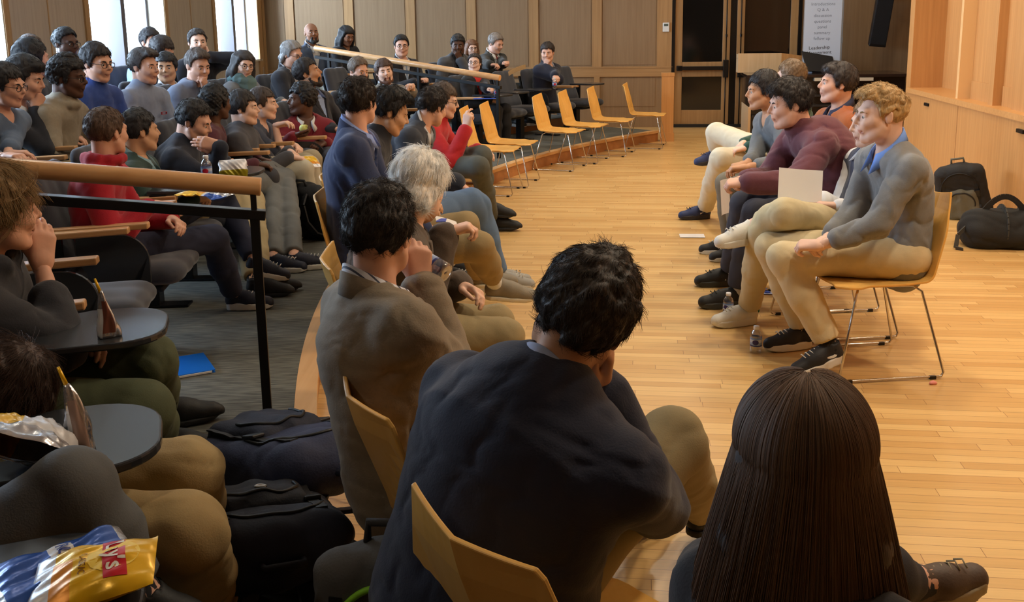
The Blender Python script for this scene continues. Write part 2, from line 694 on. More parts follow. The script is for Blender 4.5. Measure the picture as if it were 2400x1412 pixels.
# ---- back wall: local x along the wall, y = away from the room
st = [s_back(p) for p in (680, 819, 963, 1105, 1251, 1399)]
sD0, sD1, sD2 = s_back(1578), s_back(1720), s_back(1874)
sL, sR = -6.954, 6.0
bxs = [(sL, sD0 - 0.02, 0.0, 0.2, 0, CEIL, 0), (sD2 + 0.02, sR, 0, 0.2, 0, CEIL, 0), (sD0 - 0.02, sD2 + 0.02, 0, 0.2, 2.25, CEIL, 0)]
for s in st:
    bxs.append((s - 0.075, s + 0.075, -0.022, 0.0, 0.96, CEIL, 1))
    bxs.append((s - 0.045, s + 0.045, -0.022, 0.0, 0.15, 0.80, 1))
bxs.append((s_back(1540), sD0, -0.022, 0, 0.96, CEIL, 1))
bxs.append((sL, sD0, -0.024, 0, 0.80, 0.96, 2))
bxs.append((sL, sD0, -0.030, 0, 0.935, 0.955, 2))
wallbox('wall_back', Q0, RZ, bxs, [W_PANEL, W_FRAME, W_RAIL])
mb = MB()
for s0_, s1_ in zip([sL] + st, st + [s_back(1540) + 0.075]):
    for (za, zb) in ((0.985, 2.6), (0.33, 0.775)):
        x0, x1 = s0_ + 0.095, s1_ - 0.095
        if x1 - x0 < 0.1: continue
        mb.box(x0, x1, -0.006, 0.0, za, zb)
o = mb.build('trim_5', W_PANEL); o.location = (Q0[0], Q0[1], 0); o.rotation_euler = (0, 0, RZ); struct(o)
# pilaster which ends the tiers by the door
p = V(2.19, 13.72)
wallbox('trim_6', p, RZ, [(-0.085, 0.085, -0.08, 0.10, 0, 0.935, 0), (-0.095, 0.095, -0.09, 0.11, 0.0, 0.12, 0), (-0.09, 0.09, -0.085, 0.105, 0.90, 0.945, 0)], [W_GOLD])

# ---- double door
DARKG = mat('dark door glass', (16, 15, 14), 0.08, spec=0.6)
WDOOR = wood('door oak', (150, 112, 70), (172, 132, 86), 0.42, 'Z')
BRONZE = mat('dark bronze', (32, 28, 25), 0.4, 0.6)


def leaf(name, x0, x1, hinge_left):
    e = empty(name, (Q0[0], Q0[1], 0), RZ)
    e['kind'] = 'structure'
    f = MB()
    sw = 0.115
    f.box(x0, x0 + sw, 0.0, 0.045, 0.02, 2.2); f.box(x1 - sw, x1, 0.0, 0.045, 0.02, 2.2)
    f.box(x0 + sw, x1 - sw, 0.0, 0.045, 0.02, 0.27); f.box(x0 + sw, x1 - sw, 0.0, 0.045, 0.79, 1.02); f.box(x0 + sw, x1 - sw, 0, 0.045, 2.08, 2.2)
    f.build('door_frame', WDOOR, e, 0.004)
    for (za, zb) in ((0.27, 0.79), (1.02, 2.08)):
        g = MB(); g.box(x0 + sw - 0.005, x1 - sw + 0.005, 0.012, 0.03, za - .005, zb + .005); g.build('glass_pane', DARKG, e)
    b = MB()
    b.box(x0 + 0.05, x1 - 0.05, -0.075, -0.035, 0.895, 0.955); b.box(x0 + 0.03, x0 + 0.12, -0.075, 0.0, 0.885, 0.965)
    xx = x1 - 0.06 if hinge_left else x0 + 0.06
    b.box(xx - 0.04, xx + 0.04, -0.085, 0, 0.78, 1.05)
    b.build('panic_bar', BRONZE, e, 0.006)
    r = MB(); r.tube([(xx, -0.03, 1.05), (xx, -0.03, 2.2)], 0.009); r.tube([(xx, -0.03, 0.02), (xx, -0.03, 0.78)], 0.009)
    r.lathe([(0.016, -0.02), (0.016, 0.02)], (xx, -0.03, 1.42)); r.build('latch_rod', BRONZE, e)
    return e


leaf('door_1', sD0 + 0.03, sD1 - 0.05, True)
leaf('door_2', sD1 + 0.05, sD2 - 0.02, False)
wallbox('door_frame', Q0, RZ, [(sD0 - 0.02, sD0 + 0.03, -0.03, 0.1, 0, 2.25), (sD2 - 0.02, sD2 + 0.03, -0.03, 0.1, 0, 2.25), (sD0, sD2, -0.03, 0.1, 2.2, 2.27), (sD1 - 0.05, sD1 + 0.05, 0.02, 0.08, 0, 2.2)], [BRONZE])
wallbox('door_threshold', Q0, RZ, [(sD0, sD2, -0.04, 0.1, 0.0, 0.05)], [mat('door kick gap', (22, 20, 18), 0.6)])

# ---- window wall: local x along VV from the corner back towards the camera
RZW = math.atan2(-VV[1], -VV[0])


def s_win(px):
    d = ray(px, 60); k = d[0] / d[1]
    # K0 - VV*s : x = k*y
    return (K0[0] - k * K0[1]) / (VV[0] - k * VV[1])


wins = [(s_win(607), s_win(505)), (s_win(386), s_win(209)), (s_win(8), s_win(8) + 1.85), (s_win(8) + 3.1, s_win(8) + 4.95)]
ZS, ZT = 1.12, 3.3
WWALL = wood('window wall veneer', (168, 148, 126), (184, 164, 142), 0.6, 'Z')
WREV = mat('pale window reveal', (214, 206, 188), 0.6)
bxs = [(-0.2, 20.5, 0, -0.0, 0, 0)]
bxs = []
ed = [0.0] + [x for w_ in wins for x in w_] + [20.3]
for i in range(0, len(ed), 2):
    bxs.append((ed[i], ed[i + 1], -0.35, 0.0, 0, CEIL, 0))
for (a, b) in wins:
    bxs += [(a, b, -0.35, 0, 0, ZS, 0), (a, b, -0.35, 0, ZT, CEIL, 0)]
    bxs += [(a, a + 0.012, -0.349, 0.01, ZS, ZT, 1), (b - 0.012, b, -0.349, 0.01, ZS, ZT, 1), (a, b, -0.349, 0.03, ZS, ZS + 0.03, 1)]
    bxs += [(a - 0.09, a, 0, 0.02, ZS - 0.1, ZT, 2), (b, b + 0.09, 0, 0.02, ZS - 0.1, ZT, 2)]
# wood stiles between the windows
for s in ((wins[0][1] + wins[1][0]) / 2, (wins[1][1] + wins[2][0]) / 2):
    bxs.append((s - 0.008, s + 0.008, 0, 0.006, 0.4, CEIL, 2))
for s in (0.08, 0.30):
    bxs.append((s, s + 0.09, 0, 0.03, 0.4, CEIL, 2))
wallbox('wall_left', K0, RZW, bxs, [WWALL, WREV, W_FRAME])


def thin_glass():
    m = bpy.data.materials.new('window glass'); m.use_nodes = True
    nt = m.node_tree; nt.nodes.clear(); N = nt.nodes.new
    o = N('ShaderNodeOutputMaterial'); t = N('ShaderNodeBsdfTransparent'); g = N('ShaderNodeBsdfGlossy'); x = N('ShaderNodeMixShader')
    g.inputs['Roughness'].default_value = 0.02; t.inputs[0].default_value = (0.95, 0.98, 1, 1); x.inputs[0].default_value = 0.06
    nt.links.new(t.outputs[0], x.inputs[1]); nt.links.new(g.outputs[0], x.inputs[2]); nt.links.new(x.outputs[0], o.inputs[0])
    return m


GLASSW = thin_glass()
WFRM = mat('grey window frame', (96, 92, 98), 0.5)
for i, (a, b) in enumerate(wins):
    e = empty('window_%d' % (i + 1), (K0[0], K0[1], 0), RZW); e['kind'] = 'structure'
    f = MB(); y0, y1 = -0.27, -0.21
    f.box(a + .012, a + 0.06, y0, y1, ZS + .03, ZT); f.box(b - 0.06, b - .012, y0, y1, ZS + .03, ZT); f.box(a, b, y0, y1, ZS + .03, ZS + 0.08); f.box(a, b, y0, y1, ZT - 0.05, ZT)
    m_ = (a + b) / 2
    f.box(m_ - 0.045, m_ + 0.045, y0 - .02, y1 + 0.14, ZS + .03, ZT)
    f.build('window_frame', WFRM, e)
    g = MB(); g.box(a + 0.05, b - 0.05, -0.245, -0.24, ZS + 0.06, ZT - 0.03); g.build('glass_pane', GLASSW, e)
    c = K0 - VV * ((a + b) / 2) - UU * 0.75
    # daylight falling in through the opening
    area_light('window_daylight', (c[0], c[1], 2.35), (math.radians(80), 0, RZW), b - a + 0.6, 2.4, 470, (0.60, 0.78, 1.0))

# ---- right wall: local x along VV (away), y = towards the room (-UU)
RZR = math.atan2(VV[1], VV[0])
yc = (11.03 - S0[1]) / VV[1]
LED = 0.875
bxs = [(-11.5, yc, -0.6, 0.0, 0, LED - 0.05, 0)]
bxs += [(-11.5, yc, -0.6, 0.018, LED - 0.05, LED, 1)]
f1 = (9.43 - S0[1]) / VV[1]; f2 = (8.62 - S0[1]) / VV[1]; f3 = (8.18 - S0[1]) / VV[1]; f4 = (7.75 - S0[1]) / VV[1]
bxs += [(f1, yc, -0.6, -0.36, LED, CEIL, 0), (-11.5, f1, -0.6, -0.15, LED, CEIL, 0)]
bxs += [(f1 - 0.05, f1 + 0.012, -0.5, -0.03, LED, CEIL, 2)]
bxs += [(f2 - 0.06, f2 + 0.06, -0.2, -0.07, LED, CEIL, 0)]
bxs += [(f4, f3, -0.2, -0.09, LED, CEIL, 0)]
bxs += [(f3 + 0.03, f2 - 0.09, -0.2, -0.135, LED, LED + 0.17, 0), (f2 + 0.09, f1 - 0.08, -0.2, -0.135, LED, LED + 0.17, 0)]
for k in range(8):
    s = f4 - 1.3 - 1.35 * k
    bxs += [(s - 0.06, s + 0.06, -0.2, -0.07, LED, CEIL, 0), (s - 0.75, s - 0.45, -0.2, -0.09, LED, CEIL, 0)]
bxs += [(yc - 0.02, yc + 0.16, -0.62, -0.02, 0, CEIL, 0)]
bxs += [(yc + 0.1, yc + 0.15, -3.0, -0.6, 0, CEIL, 0)]
# seams of the lower panels
for s in (-0.35, 1.62):
    bxs += [(s - 0.004, s + 0.004, 0, 0.002, 0.1, LED - 0.06, 3)]
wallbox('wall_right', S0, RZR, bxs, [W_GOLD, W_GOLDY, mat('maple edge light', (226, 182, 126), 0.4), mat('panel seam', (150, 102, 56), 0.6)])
wallbox('baseboard_right', S0, RZR, [(-11.5, yc, 0, 0.012, 0, 0.09)], [W_GOLD])
for px, py in ((2172, 246), (2392, 309)):
    d = ray(px, py)
    k = d[0] / d[1]; yy = (S0[0] - VV[0] / VV[1] * S0[1]) / (k - VV[0] / VV[1])
    q = at(px, py, Y=yy - 0.02)
    o = wallbox('wall_latch', q[:2], RZR, [(-0.07, 0.07, -0.012, 0.012, q[2] - 0.012, q[2] + 0.02)], [BRONZE], kind=False, bevel=0.004)
    tag(o, 'small dark latch under the ledge %s' % ('by the console' if px < 2300 else 'above the black duffel bag'), 'latch')
# near wall behind the picture
wallbox('wall_front', V(0, -4.0), 0, [(-7.5, 8.5, -0.1, 0, 0, CEIL)], [W_PANEL])
wallbox('wall_far_right', V(0, 0), 0, [(7.2, 7.3, 9.0, 16.5, 0, CEIL)], [W_PANEL])

# ---- ceiling downlights, with added fill over the left tiers
LAMPM = mat('lamp diffuser', (255, 240, 215), 0.5, emit=((255, 226, 178), 9.0))
lamps = [(1.7, 3.0, .8), (3.3, 3.0, .9), (1.6, 5.4, .9), (3.3, 5.4, .9), (1.4, 8.2, .8), (3.1, 8.2, .9), (1.4, 11.0, .7), (3.2, 11.0, .8), (2.6, 13.6, .4), (4.4, 13.6, .3), (-0.6, 12.8, .45), (-2.6, 0.6, .32), (-2.4, 5.2, .25), (-2.2, 9.4, .25)]  # last three are added fill lamps, brightening the left audience
LPOW = 37.0
for x, y, k in lamps:
    e = empty('ceiling_light', (x, y, CEIL)); tag(e, 'round recessed ceiling downlight over the wooden floor, added fill over the left tiers', 'ceiling light', 'ceiling downlights')
    b = MB(); b.lathe([(0.20, 0.0), (0.20, -0.02), (0.16, -0.03), (0.15, 0.0)], n=24); b.build('trim_ring', WHITEP, e)
    b = MB(); b.lathe([(0.001, -0.012), (0.155, -0.012)], n=24); b.build('diffuser', LAMPM, e)
    if k:
        d = bpy.data.lights.new('downlight', 'AREA'); d.shape = 'DISK'; d.size = 0.34; d.energy = LPOW * k; d.color = (1.0, 0.855, 0.65)
        d.spread = math.radians(150)
        l = bpy.data.objects.new('downlight', d); COL.objects.link(l); l.location = (x, y, CEIL - 0.04)
# ================================================================ chairs, seats, rails
def make_chair():
    """stacking chair: folded ply shell on a chrome sled; faces +x, seat at 0.45"""
    root = empty('stacking_chair', (0, 0, 0))
    # ply shell built as a grid along a side profile, with the outline narrowing at the top
    prof = []      # (x, z, half width)
    for i in range(9):
        t = i / 8; prof.append((0.24 - 0.40 * t, 0.452 - 0.016 * math.sin(t * 2.6) + 0.012 * (1 - t) ** 4 * -1, 0.20 + 0.012 * min(1, t * 6) - (0.03 if i == 0 else 0)))
    for i in range(1, 7):
        a = i / 6 * math.radians(78); prof.append((-0.16 - 0.055 * math.sin(a), 0.443 + 0.055 * (1 - math.cos(a)), 0.212))
    x0, z0 = prof[-1][:2]
    for i in range(1, 11):
        t = i / 10
        hw = 0.212 - 0.012 * t if t < 0.55 else 0.205 - 0.055 * (t - 0.55) / 0.45
        prof.append((x0 - 0.085 * t, z0 + 0.345 * t, hw))
    nu = 12
    th = 0.011
    P = np.array([(p[0], p[1]) for p in prof])
    T = np.gradient(P, axis=0); T /= np.linalg.norm(T, axis=1)[:, None]
    Nn = np.stack([T[:, 1], -T[:, 0]], 1)      # towards the sitter
    vs = []
    for side in (0, 1):
        for i, (x, z, hw) in enumerate(prof):
            for j in range(nu + 1):
                u = -1 + 2 * j / nu
                y = u * hw
                dep = 0.0
                if i > 14:                     # folded V facet of the back
                    t = (i - 14) / (len(prof) - 15)
                    dep = -0.028 * max(0.0, min(1.0, (t - 0.1) * 1.4) - abs(u)) - 0.012 * (1 - u * u)
                elif i < 9:
                    dep = -0.010 * (1 - u * u) + (0.012 * max(0, abs(u) - 0.75) * 4 * -1 if i < 3 else 0)
                o = dep + (th if side else 0)
                vs.append((x + Nn[i, 0] * o, y, z + Nn[i, 1] * o + (0.018 * u if i == len(prof) - 1 else 0)))
    n = nu + 1; m = len(prof); fs = []
    for i in range(m - 1):
        for j in range(nu):
            a = i * n + j; b = a + m * n
            fs += [(a, a + n, a + n + 1, a + 1), (b, b + 1, b + n + 1, b + n)]
    for i in range(m - 1):
        for j, fl in ((0, 1), (nu, -1)):
            a = i * n + j; f = (a, a + m * n, a + n + m * n, a + n); fs.append(f[::fl])
    for j in range(nu):
        for i, fl in ((0, -1), (m - 1, 1)):
            a = i * n + j; f = (a, a + m * n, a + 1 + m * n, a + 1); fs.append(f[::fl])
    mb = MB(); mb.add(vs, fs, 0, False)
    o = mb.build('seat_shell', W_PLY, root, 0.003)
    for s in (-1, 1):
        y = s * 0.195
        yi = s * 0.165
        pts = [(0.12, yi * 0.9, 0.425), (0.15, y, 0.405), (0.235, s * 0.245, 0.03), (0.222, s * 0.247, 0.012), (0.205, s * 0.247, 0.011),
               (-0.235, s * 0.247, 0.011), (-0.252, s * 0.247, 0.012), (-0.262, s * 0.245, 0.03), (-0.16, y, 0.405), (-0.13, yi, 0.425), (0.12, yi * 0.9, 0.425)]
        b = MB(); b.tube(pts, 0.0058, 8); b.build('sled_leg', CHROME, root)
        for x in (0.19, -0.21):
            g = MB(); g.box(x - 0.014, x + 0.014, y - 0.008 + s * .052, y + 0.008 + s * .052, 0.0, 0.016); g.build('glide', BLACKP, root)
    b = MB(); b.tube([(0.12, -0.15, 0.425), (0.12, 0.15, 0.425)], 0.0058, 8); b.tube([(-0.13, -0.165, 0.425), (-0.13, 0.165, 0.425)], 0.0058, 8)
    b.build('crossbar', CHROME, root)
    return root


_chair0 = None


def chair(x, y, ang, label, group='yellow ply chairs on the wooden floor'):
    global _chair0
    if _chair0 is None:
        o = _chair0 = make_chair()
    else:
        o = copy_tree(_chair0)
    o.location = (x, y, 0); o.rotation_euler = (0, 0, math.radians(ang))
    tag(o, label, 'chair', group)
    return o


SEATF = mat('blue grey upholstery', (52, 55, 66), 0.9, bump=0.25, bscale=300, sheen=0.3, var=0.1, vscale=200)
SEATB = mat('charcoal seat shell', (30, 33, 40), 0.75, bump=0.1, bscale=200)
TABM = mat('dark laminate tablet', (46, 48, 52), 0.22)
TABE = mat('grey tablet edge', (118, 118, 120), 0.5)


def tab_outline(L=0.40, w0=0.13, w1=0.29):
    """writing tablet seen from above: narrow at the arm, round at the front"""
    o = [(0.0, 0.0), (0.0, -0.10)]
    o += [(0.06, -w0), (0.14, -w1 + 0.03), (0.20, -w1)]
    for i in range(9):
        a = -math.pi / 2 + math.pi / 2 * i / 8
        o.append((L - 0.14 + 0.14 * math.cos(a), -w1 + 0.14 + 0.14 * math.sin(a)))
    for i in range(9):
        a = math.pi / 2 * i / 8
        o.append((L - 0.12 + 0.12 * math.cos(a), -0.11 + 0.12 * math.sin(a)))
    o += [(0.10, 0.01)]
    return o


def make_seat(tab):
    """theatre seat facing +x, cushion top at 0.44; tab: 'up' tablet over the lap, 'down' folded at the side"""
    root = empty('auditorium_seat', (0, 0, 0))
    s = Solid()
    s.cone((-0.235, -0.16, 0.47), (-0.235, 0.16, 0.47), 0.05, 0.05, 0.03)
    for y in (-0.17, -0.06, 0.06, 0.17):
        s.cone((-0.225, y, 0.45), (-0.335, y * 0.94, 0.83), 0.075, 0.062, 0.06, (V(0.96, 0, 0.28), 0.62))
    solid_obj('backrest', s, 0.014, SEATF, root)
    mb = MB(); mb.bar((-0.275, 0, 0.40), (-0.385, 0, 0.80), 0.43, 0.02, (1, 0, 0.27)); mb.build('back_shell', SEATB, root, 0.008)
    s = Solid()
    for y in (-0.15, 0, 0.15):
        s.cone((-0.17, y, 0.385), (0.20, y, 0.395), 0.09, 0.085, 0.08, (V(0, 0, 1), 0.62))
    solid_obj('seat_cushion', s, 0.014, SEATF, root)
    mb = MB(); mb.box(-0.20, 0.19, -0.2, 0.2, 0.315, 0.345); mb.build('seat_pan', SEATB, root, 0.01)
    mb = MB(); mb.box(-0.11, -0.03, -0.045, 0.045, 0.0, 0.32); mb.box(-0.24, 0.12, -0.05, 0.05, 0.0, 0.014); mb.build('pedestal', BLACKM, root, 0.005)
    for sd in (-1, 1):
        mb = MB(); mb.bar((-0.24, sd * 0.275, 0.625), (0.17, sd * 0.275, 0.64), 0.05, 0.028); mb.build('armrest', W_CAP, root, 0.006)
        mb = MB(); mb.box(-0.27, -0.20, sd * 0.275 - 0.012, sd * 0.275 + 0.012, 0.34, 0.62); mb.build('arm_bracket', BLACKM, root)
    y = -0.275
    t = MB()
    if tab == 'down':
        M = Matrix.Translation((-0.13, y - 0.035, 0.60)) @ Matrix.Rotation(math.radians(-90), 4, 'X') @ Matrix.Scale(-1, 4, (0, 1, 0))
        out = [(a, -b) for a, b in tab_outline(0.30, 0.2, 0.33)]
        t.prism([(a, b) for a, b in out], -0.009, 0.009, 0, Matrix.Translation((-0.13, y - 0.035, 0.60)) @ Matrix.Rotation(math.radians(-90), 4, 'X'))
        t.build('writing_tablet', TABM, root, 0.004)
    else:
        t.prism([(0.02 + a, y - b) for a, b in tab_outline(0.42, 0.15, 0.34)], 0.655, 0.675)
        t.build('writing_tablet', TABM, root, 0.005)
        t = MB(); t.box(0.04, 0.12, y - 0.02, y + 0.02, 0.62, 0.656); t.build('tablet_bracket', BLACKM, root)
    return root


_seats = {}


def seat(x, y, z, ang, label, tab='down', group='upholstered seats on the carpeted tiers'):
    if tab not in _seats:
        o = _seats[tab] = make_seat(tab)
    else:
        o = copy_tree(_seats[tab])
    o.location = (x, y, z); o.rotation_euler = (0, 0, math.radians(ang))
    tag(o, label, 'seat', group)
    return o


def handrail(name, label, top, dirv, length, slope, posts, z0, gap=0.075):
    """wooden rail on a flat steel bar, going up the tiers from its lower end"""
    a = V(*top)
    d = V(dirv[0], dirv[1], slope); 
    b = a + d * length
    root = empty(name, (a[0], a[1], floor_z(r_of(a))))
    off = V(*root.location)
    s = Solid().cone(a - off, b - off, 0.033, 0.033, 0.01)
    dn = V(dirv[0], dirv[1], slope) / math.sqrt(1 + slope * slope)
    a0, b0 = a - off, b - off
    s.fn(lambda X, Y, Z: -((X - a0[0]) * dn[0] + (Y - a0[1]) * dn[1] + (Z - a0[2]) * dn[2]) + 0 * X)
    s.fn(lambda X, Y, Z: (X - b0[0]) * dn[0] + (Y - b0[1]) * dn[1] + (Z - b0[2]) * dn[2])
    mb = MB(); mb.tube([a0, b0], 0.034, 18); mb.build('handrail', W_HAND, root, 0.004)
    mb = MB(); dz = V(0, 0, gap + 0.03)
    mb.bar(a0 - dz + d * -0.01, b0 - dz, 0.05, 0.036); mb.build('steel_bar', BLACKM, root, 0.003)
    for t in posts:
        q = a + d * t
        zf = floor_z(r_of(q))
        mb = MB(); mb.bar(V(q[0], q[1], zf) - off, V(q[0], q[1], q[2] - 0.1) - off, 0.036, 0.034, (dirv[0], dirv[1], 0)); mb.build('post', BLACKM, root, 0.002)
        mb = MB(); mb.bar(V(q[0], q[1], q[2] - 0.1) - off, V(q[0], q[1], q[2] - 0.025) - off, 0.035, 0.02, (dirv[0], dirv[1], 0)); mb.build('bracket', BLACKM, root)
    tag(root, label, 'handrail')
    return root


e1 = at(612, 438, Y=3.57)
rd = (V(e1[0], e1[1]) - CEN); rd /= np.linalg.norm(rd)
handrail('handrail', 'wooden handrail on black steel posts in front of the boy in the red sweater', e1, rd, 1.9, 0.127, (0.03, 1.85), 0)
e2 = at(1172, 183, Y=11.0)
rd = (V(e2[0], e2[1]) - CEN); rd /= np.linalg.norm(rd)
handrail('handrail', 'long wooden handrail on black posts in front of the bald man', e2, rd, 2.5, 0.135, (0.03, 1.05, 2.3), 0)
# ================================================================ people
def unit(v):
    return v / (np.linalg.norm(v) + 1e-9)


HAIRC = {}


def hair_mat(rgb, rgb2=None, rough=0.6):
    key = ('hair', tuple(rgb), rough)
    if key in _M: return _M[key]
    m = bpy.data.materials.new('hair %d %d %d' % tuple(rgb)); m.use_nodes = True
    nt = m.node_tree; N = nt.nodes.new; L = nt.links.new
    b = nt.nodes['Principled BSDF']
    tc = N('ShaderNodeTexCoord'); mp = N('ShaderNodeMapping'); mp.inputs['Scale'].default_value = (190, 60, 40)
    L(tc.outputs['Object'], mp.inputs[0])
    n = N('ShaderNodeTexNoise'); n.inputs['Scale'].default_value = 1; n.inputs['Detail'].default_value = 4; n.inputs['Distortion'].default_value = 0.6
    L(mp.outputs[0], n.inputs['Vector'])
    c1 = srgb(*rgb); c2 = srgb(*(rgb2 or [min(255, x * 1.18 + 3) for x in rgb]))
    cr = N('ShaderNodeValToRGB'); cr.color_ramp.elements[0].position = .35; cr.color_ramp.elements[1].position = .7
    cr.color_ramp.elements[0].color = tuple(x * .85 for x in c1[:3]) + (1,); cr.color_ramp.elements[1].color = c2
    L(n.outputs[0], cr.inputs[0]); L(cr.outputs[0], b.inputs['Base Color'])
    bp = N('ShaderNodeBump'); bp.inputs['Strength'].default_value = .45; bp.inputs['Distance'].default_value = .003
    L(n.outputs[0], bp.inputs['Height']); L(bp.outputs[0], b.inputs['Normal'])
    b.inputs['Roughness'].default_value = rough
    _M[key] = m
    return m


def strand_mat(rgb, var=0.3):
    key = ('strand', tuple(rgb), var)
    if key in _M: return _M[key]
    m = bpy.data.materials.new('hair strands %d %d %d' % tuple(rgb)); m.use_nodes = True
    nt = m.node_tree; N = nt.nodes.new; L = nt.links.new
    b = nt.nodes['Principled BSDF']
    hi = N('ShaderNodeHairInfo'); mr = N('ShaderNodeMix'); mr.data_type = 'RGBA'
    c = srgb(*rgb)
    mr.inputs[6].default_value = tuple(x * (1 - var) for x in c[:3]) + (1,); mr.inputs[7].default_value = tuple(min(1, x * (1 + 1.2 * var)) for x in c[:3]) + (1,)
    L(hi.outputs['Random'], mr.inputs[0]); L(mr.outputs[2], b.inputs['Base Color'])
    b.inputs['Roughness'].default_value = 0.62
    b.inputs['Specular IOR Level'].default_value = 0.3
    _M[key] = m
    return m


def strands(name, paths, rad, m, parent, off):
    """paths: (n, k, 3) array of hair strands"""
    n, k = paths.shape[:2]
    cv = bpy.data.hair_curves.new(name)
    cv.add_curves([k] * n)
    cv.attributes['position'].data.foreach_set('vector', (paths - off).astype(np.float32).reshape(-1))
    r = np.tile(rad * np.linspace(1, 0.35, k), n).astype(np.float32)
    a = cv.attributes.get('radius') or cv.attributes.new('radius', 'FLOAT', 'POINT')
    a.data.foreach_set('value', r)
    cv.materials.append(m)
    return link(name, cv, parent)


SKIN = dict(fair=(222, 172, 148), pale=(228, 186, 164), tan=(196, 146, 112), brown=(150, 104, 78), dark=(92, 62, 48), asian=(212, 166, 132))


def skin_mat(k):
    return mat('skin ' + k, SKIN[k], 0.5, bump=0.06, bscale=140, var=0.07, vscale=30, spec=0.35)


LIPC = dict(fair=(202, 144, 124), pale=(208, 150, 134), tan=(174, 120, 96), brown=(126, 82, 66), dark=(82, 52, 44), asian=(188, 128, 108))
EYEW = mat('eye white', (214, 208, 200), 0.25)
EYEI = mat('eye iris', (44, 32, 26), 0.2)


def head_solid(S, sex='m', fat=0.0, neck_to=None, smile=0.0):
    """canonical head about eye level: x right, y forward, z up, chin at -0.115, crown at +0.115"""
    S.ell((0, -0.018, 0.034), (0.0745 + fat * .004, 0.094, 0.082), None, 0.02)
    S.ell((0, 0.030, -0.012), (0.062 + fat * .008, 0.062, 0.075), None, 0.03)
    S.cone((-0.034 - fat * .01, 0.022, -0.070), (0.034 + fat * .01, 0.022, -0.070), 0.034 + fat * .008, 0.034 + fat * .008, 0.03)
    for s in (-1, 1):
        S.cone((s * 0.053, 0.006, -0.045), (s * 0.026, 0.052, -0.090), 0.019 + fat * .006, 0.021 + fat * .004, 0.02)
    S.ball((0, 0.069, -0.096), 0.0205, 0.022)
    S.ball((0, 0.074, -0.050), 0.024, 0.02)
    S.cone((-0.034, 0.072, -0.028), (-0.046, 0.045, -0.018), 0.020, 0.022, 0.02)
    S.cone((0.034, 0.072, -0.028), (0.046, 0.045, -0.018), 0.020, 0.022, 0.02)
    S.cone((-0.036, 0.074, 0.026), (0.036, 0.074, 0.026), 0.014, 0.014, 0.014)
    for s in (-1, 1):
        S.ball((s * 0.031, 0.100, 0.006), 0.0155, 0.014, '-')
        S.ball((s * 0.031, 0.0695, 0.004), 0.0145, 0.006)
        S.cone((s * 0.016, 0.083, 0.0105), (s * 0.046, 0.077, 0.0098), 0.0048, 0.0040, 0.004)
        S.cone((s * 0.017, 0.083, -0.006), (s * 0.043, 0.078, -0.005), 0.0035, 0.003, 0.004)
        S.ell((s * 0.0765, -0.012, -0.002), (0.0075, 0.0165, 0.029), [[1, .25 * s, 0], [-.25 * s, 1, .2], [0, -.2, 1]], 0.006)
        S.ell((s * 0.087, -0.007, 0.001), (0.006, 0.010, 0.018), None, 0.005, '-')
        S.ball((s * 0.011, 0.094, -0.024), 0.0078, 0.006)
    S.cone((0, 0.086, 0.020), (0, 0.1075, -0.017), 0.0070, 0.0095, 0.009)
    S.cone((0, 0.097, -0.022), (0, 0.1065, -0.0195), 0.009, 0.0086, 0.006)
    S.cone((-0.020, 0.0790, -0.056), (0.020, 0.0790, -0.056), 0.0052, 0.0052, 0.005)
    S.cone((-0.005, 0.0880, -0.0545), (0.005, 0.0880, -0.0545), 0.0056, 0.0056, 0.007)
    S.cone((-0.015, 0.0785, -0.0665), (0.015, 0.0785, -0.0665), 0.0068, 0.0068, 0.005)
    S.cone((-0.022, 0.0862, -0.0612), (0.022, 0.0862, -0.0612), 0.0022, 0.0022, 0.004, None, '-')
    if neck_to is not None:
        S.cone((0, -0.040, -0.050), neck_to, 0.050 if sex == 'm' else 0.044, 0.056 if sex == 'm' else 0.05, 0.03)


def zline(pts):
    ys = np.array([p[0] for p in pts]); zs = np.array([p[1] for p in pts])
    return lambda Y: np.interp(Y, ys, zs)


HL = {   # height of the hairline along the head, from the nape (y<0) to the forehead (y>0)
    'short': [(-.12, -.075), (-.045, -.062), (-.03, -.03), (-.012, .022), (.004, .020), (.010, -.018), (.026, -.012), (.034, .036), (.055, .060), (.075, .070), (.1, .074)],
    'fringe': [(-.12, -.08), (-.045, -.07), (-.03, -.035), (-.012, .020), (.004, .018), (.010, -.03), (.028, -.024), (.034, .022), (.055, .040), (.075, .046), (.1, .048)],
    'high': [(-.12, -.07), (-.045, -.055), (-.03, -.02), (-.012, .024), (.004, .022), (.010, -.012), (.024, -.004), (.030, .046), (.050, .074), (.07, .084), (.1, .09)],
    'old': [(-.12, -.085), (-.05, -.08), (-.03, -.05), (-.012, .0), (.004, .010), (.010, -.03), (.028, -.02), (.032, .040), (.05, .070), (.07, .085), (.1, .09)],
}


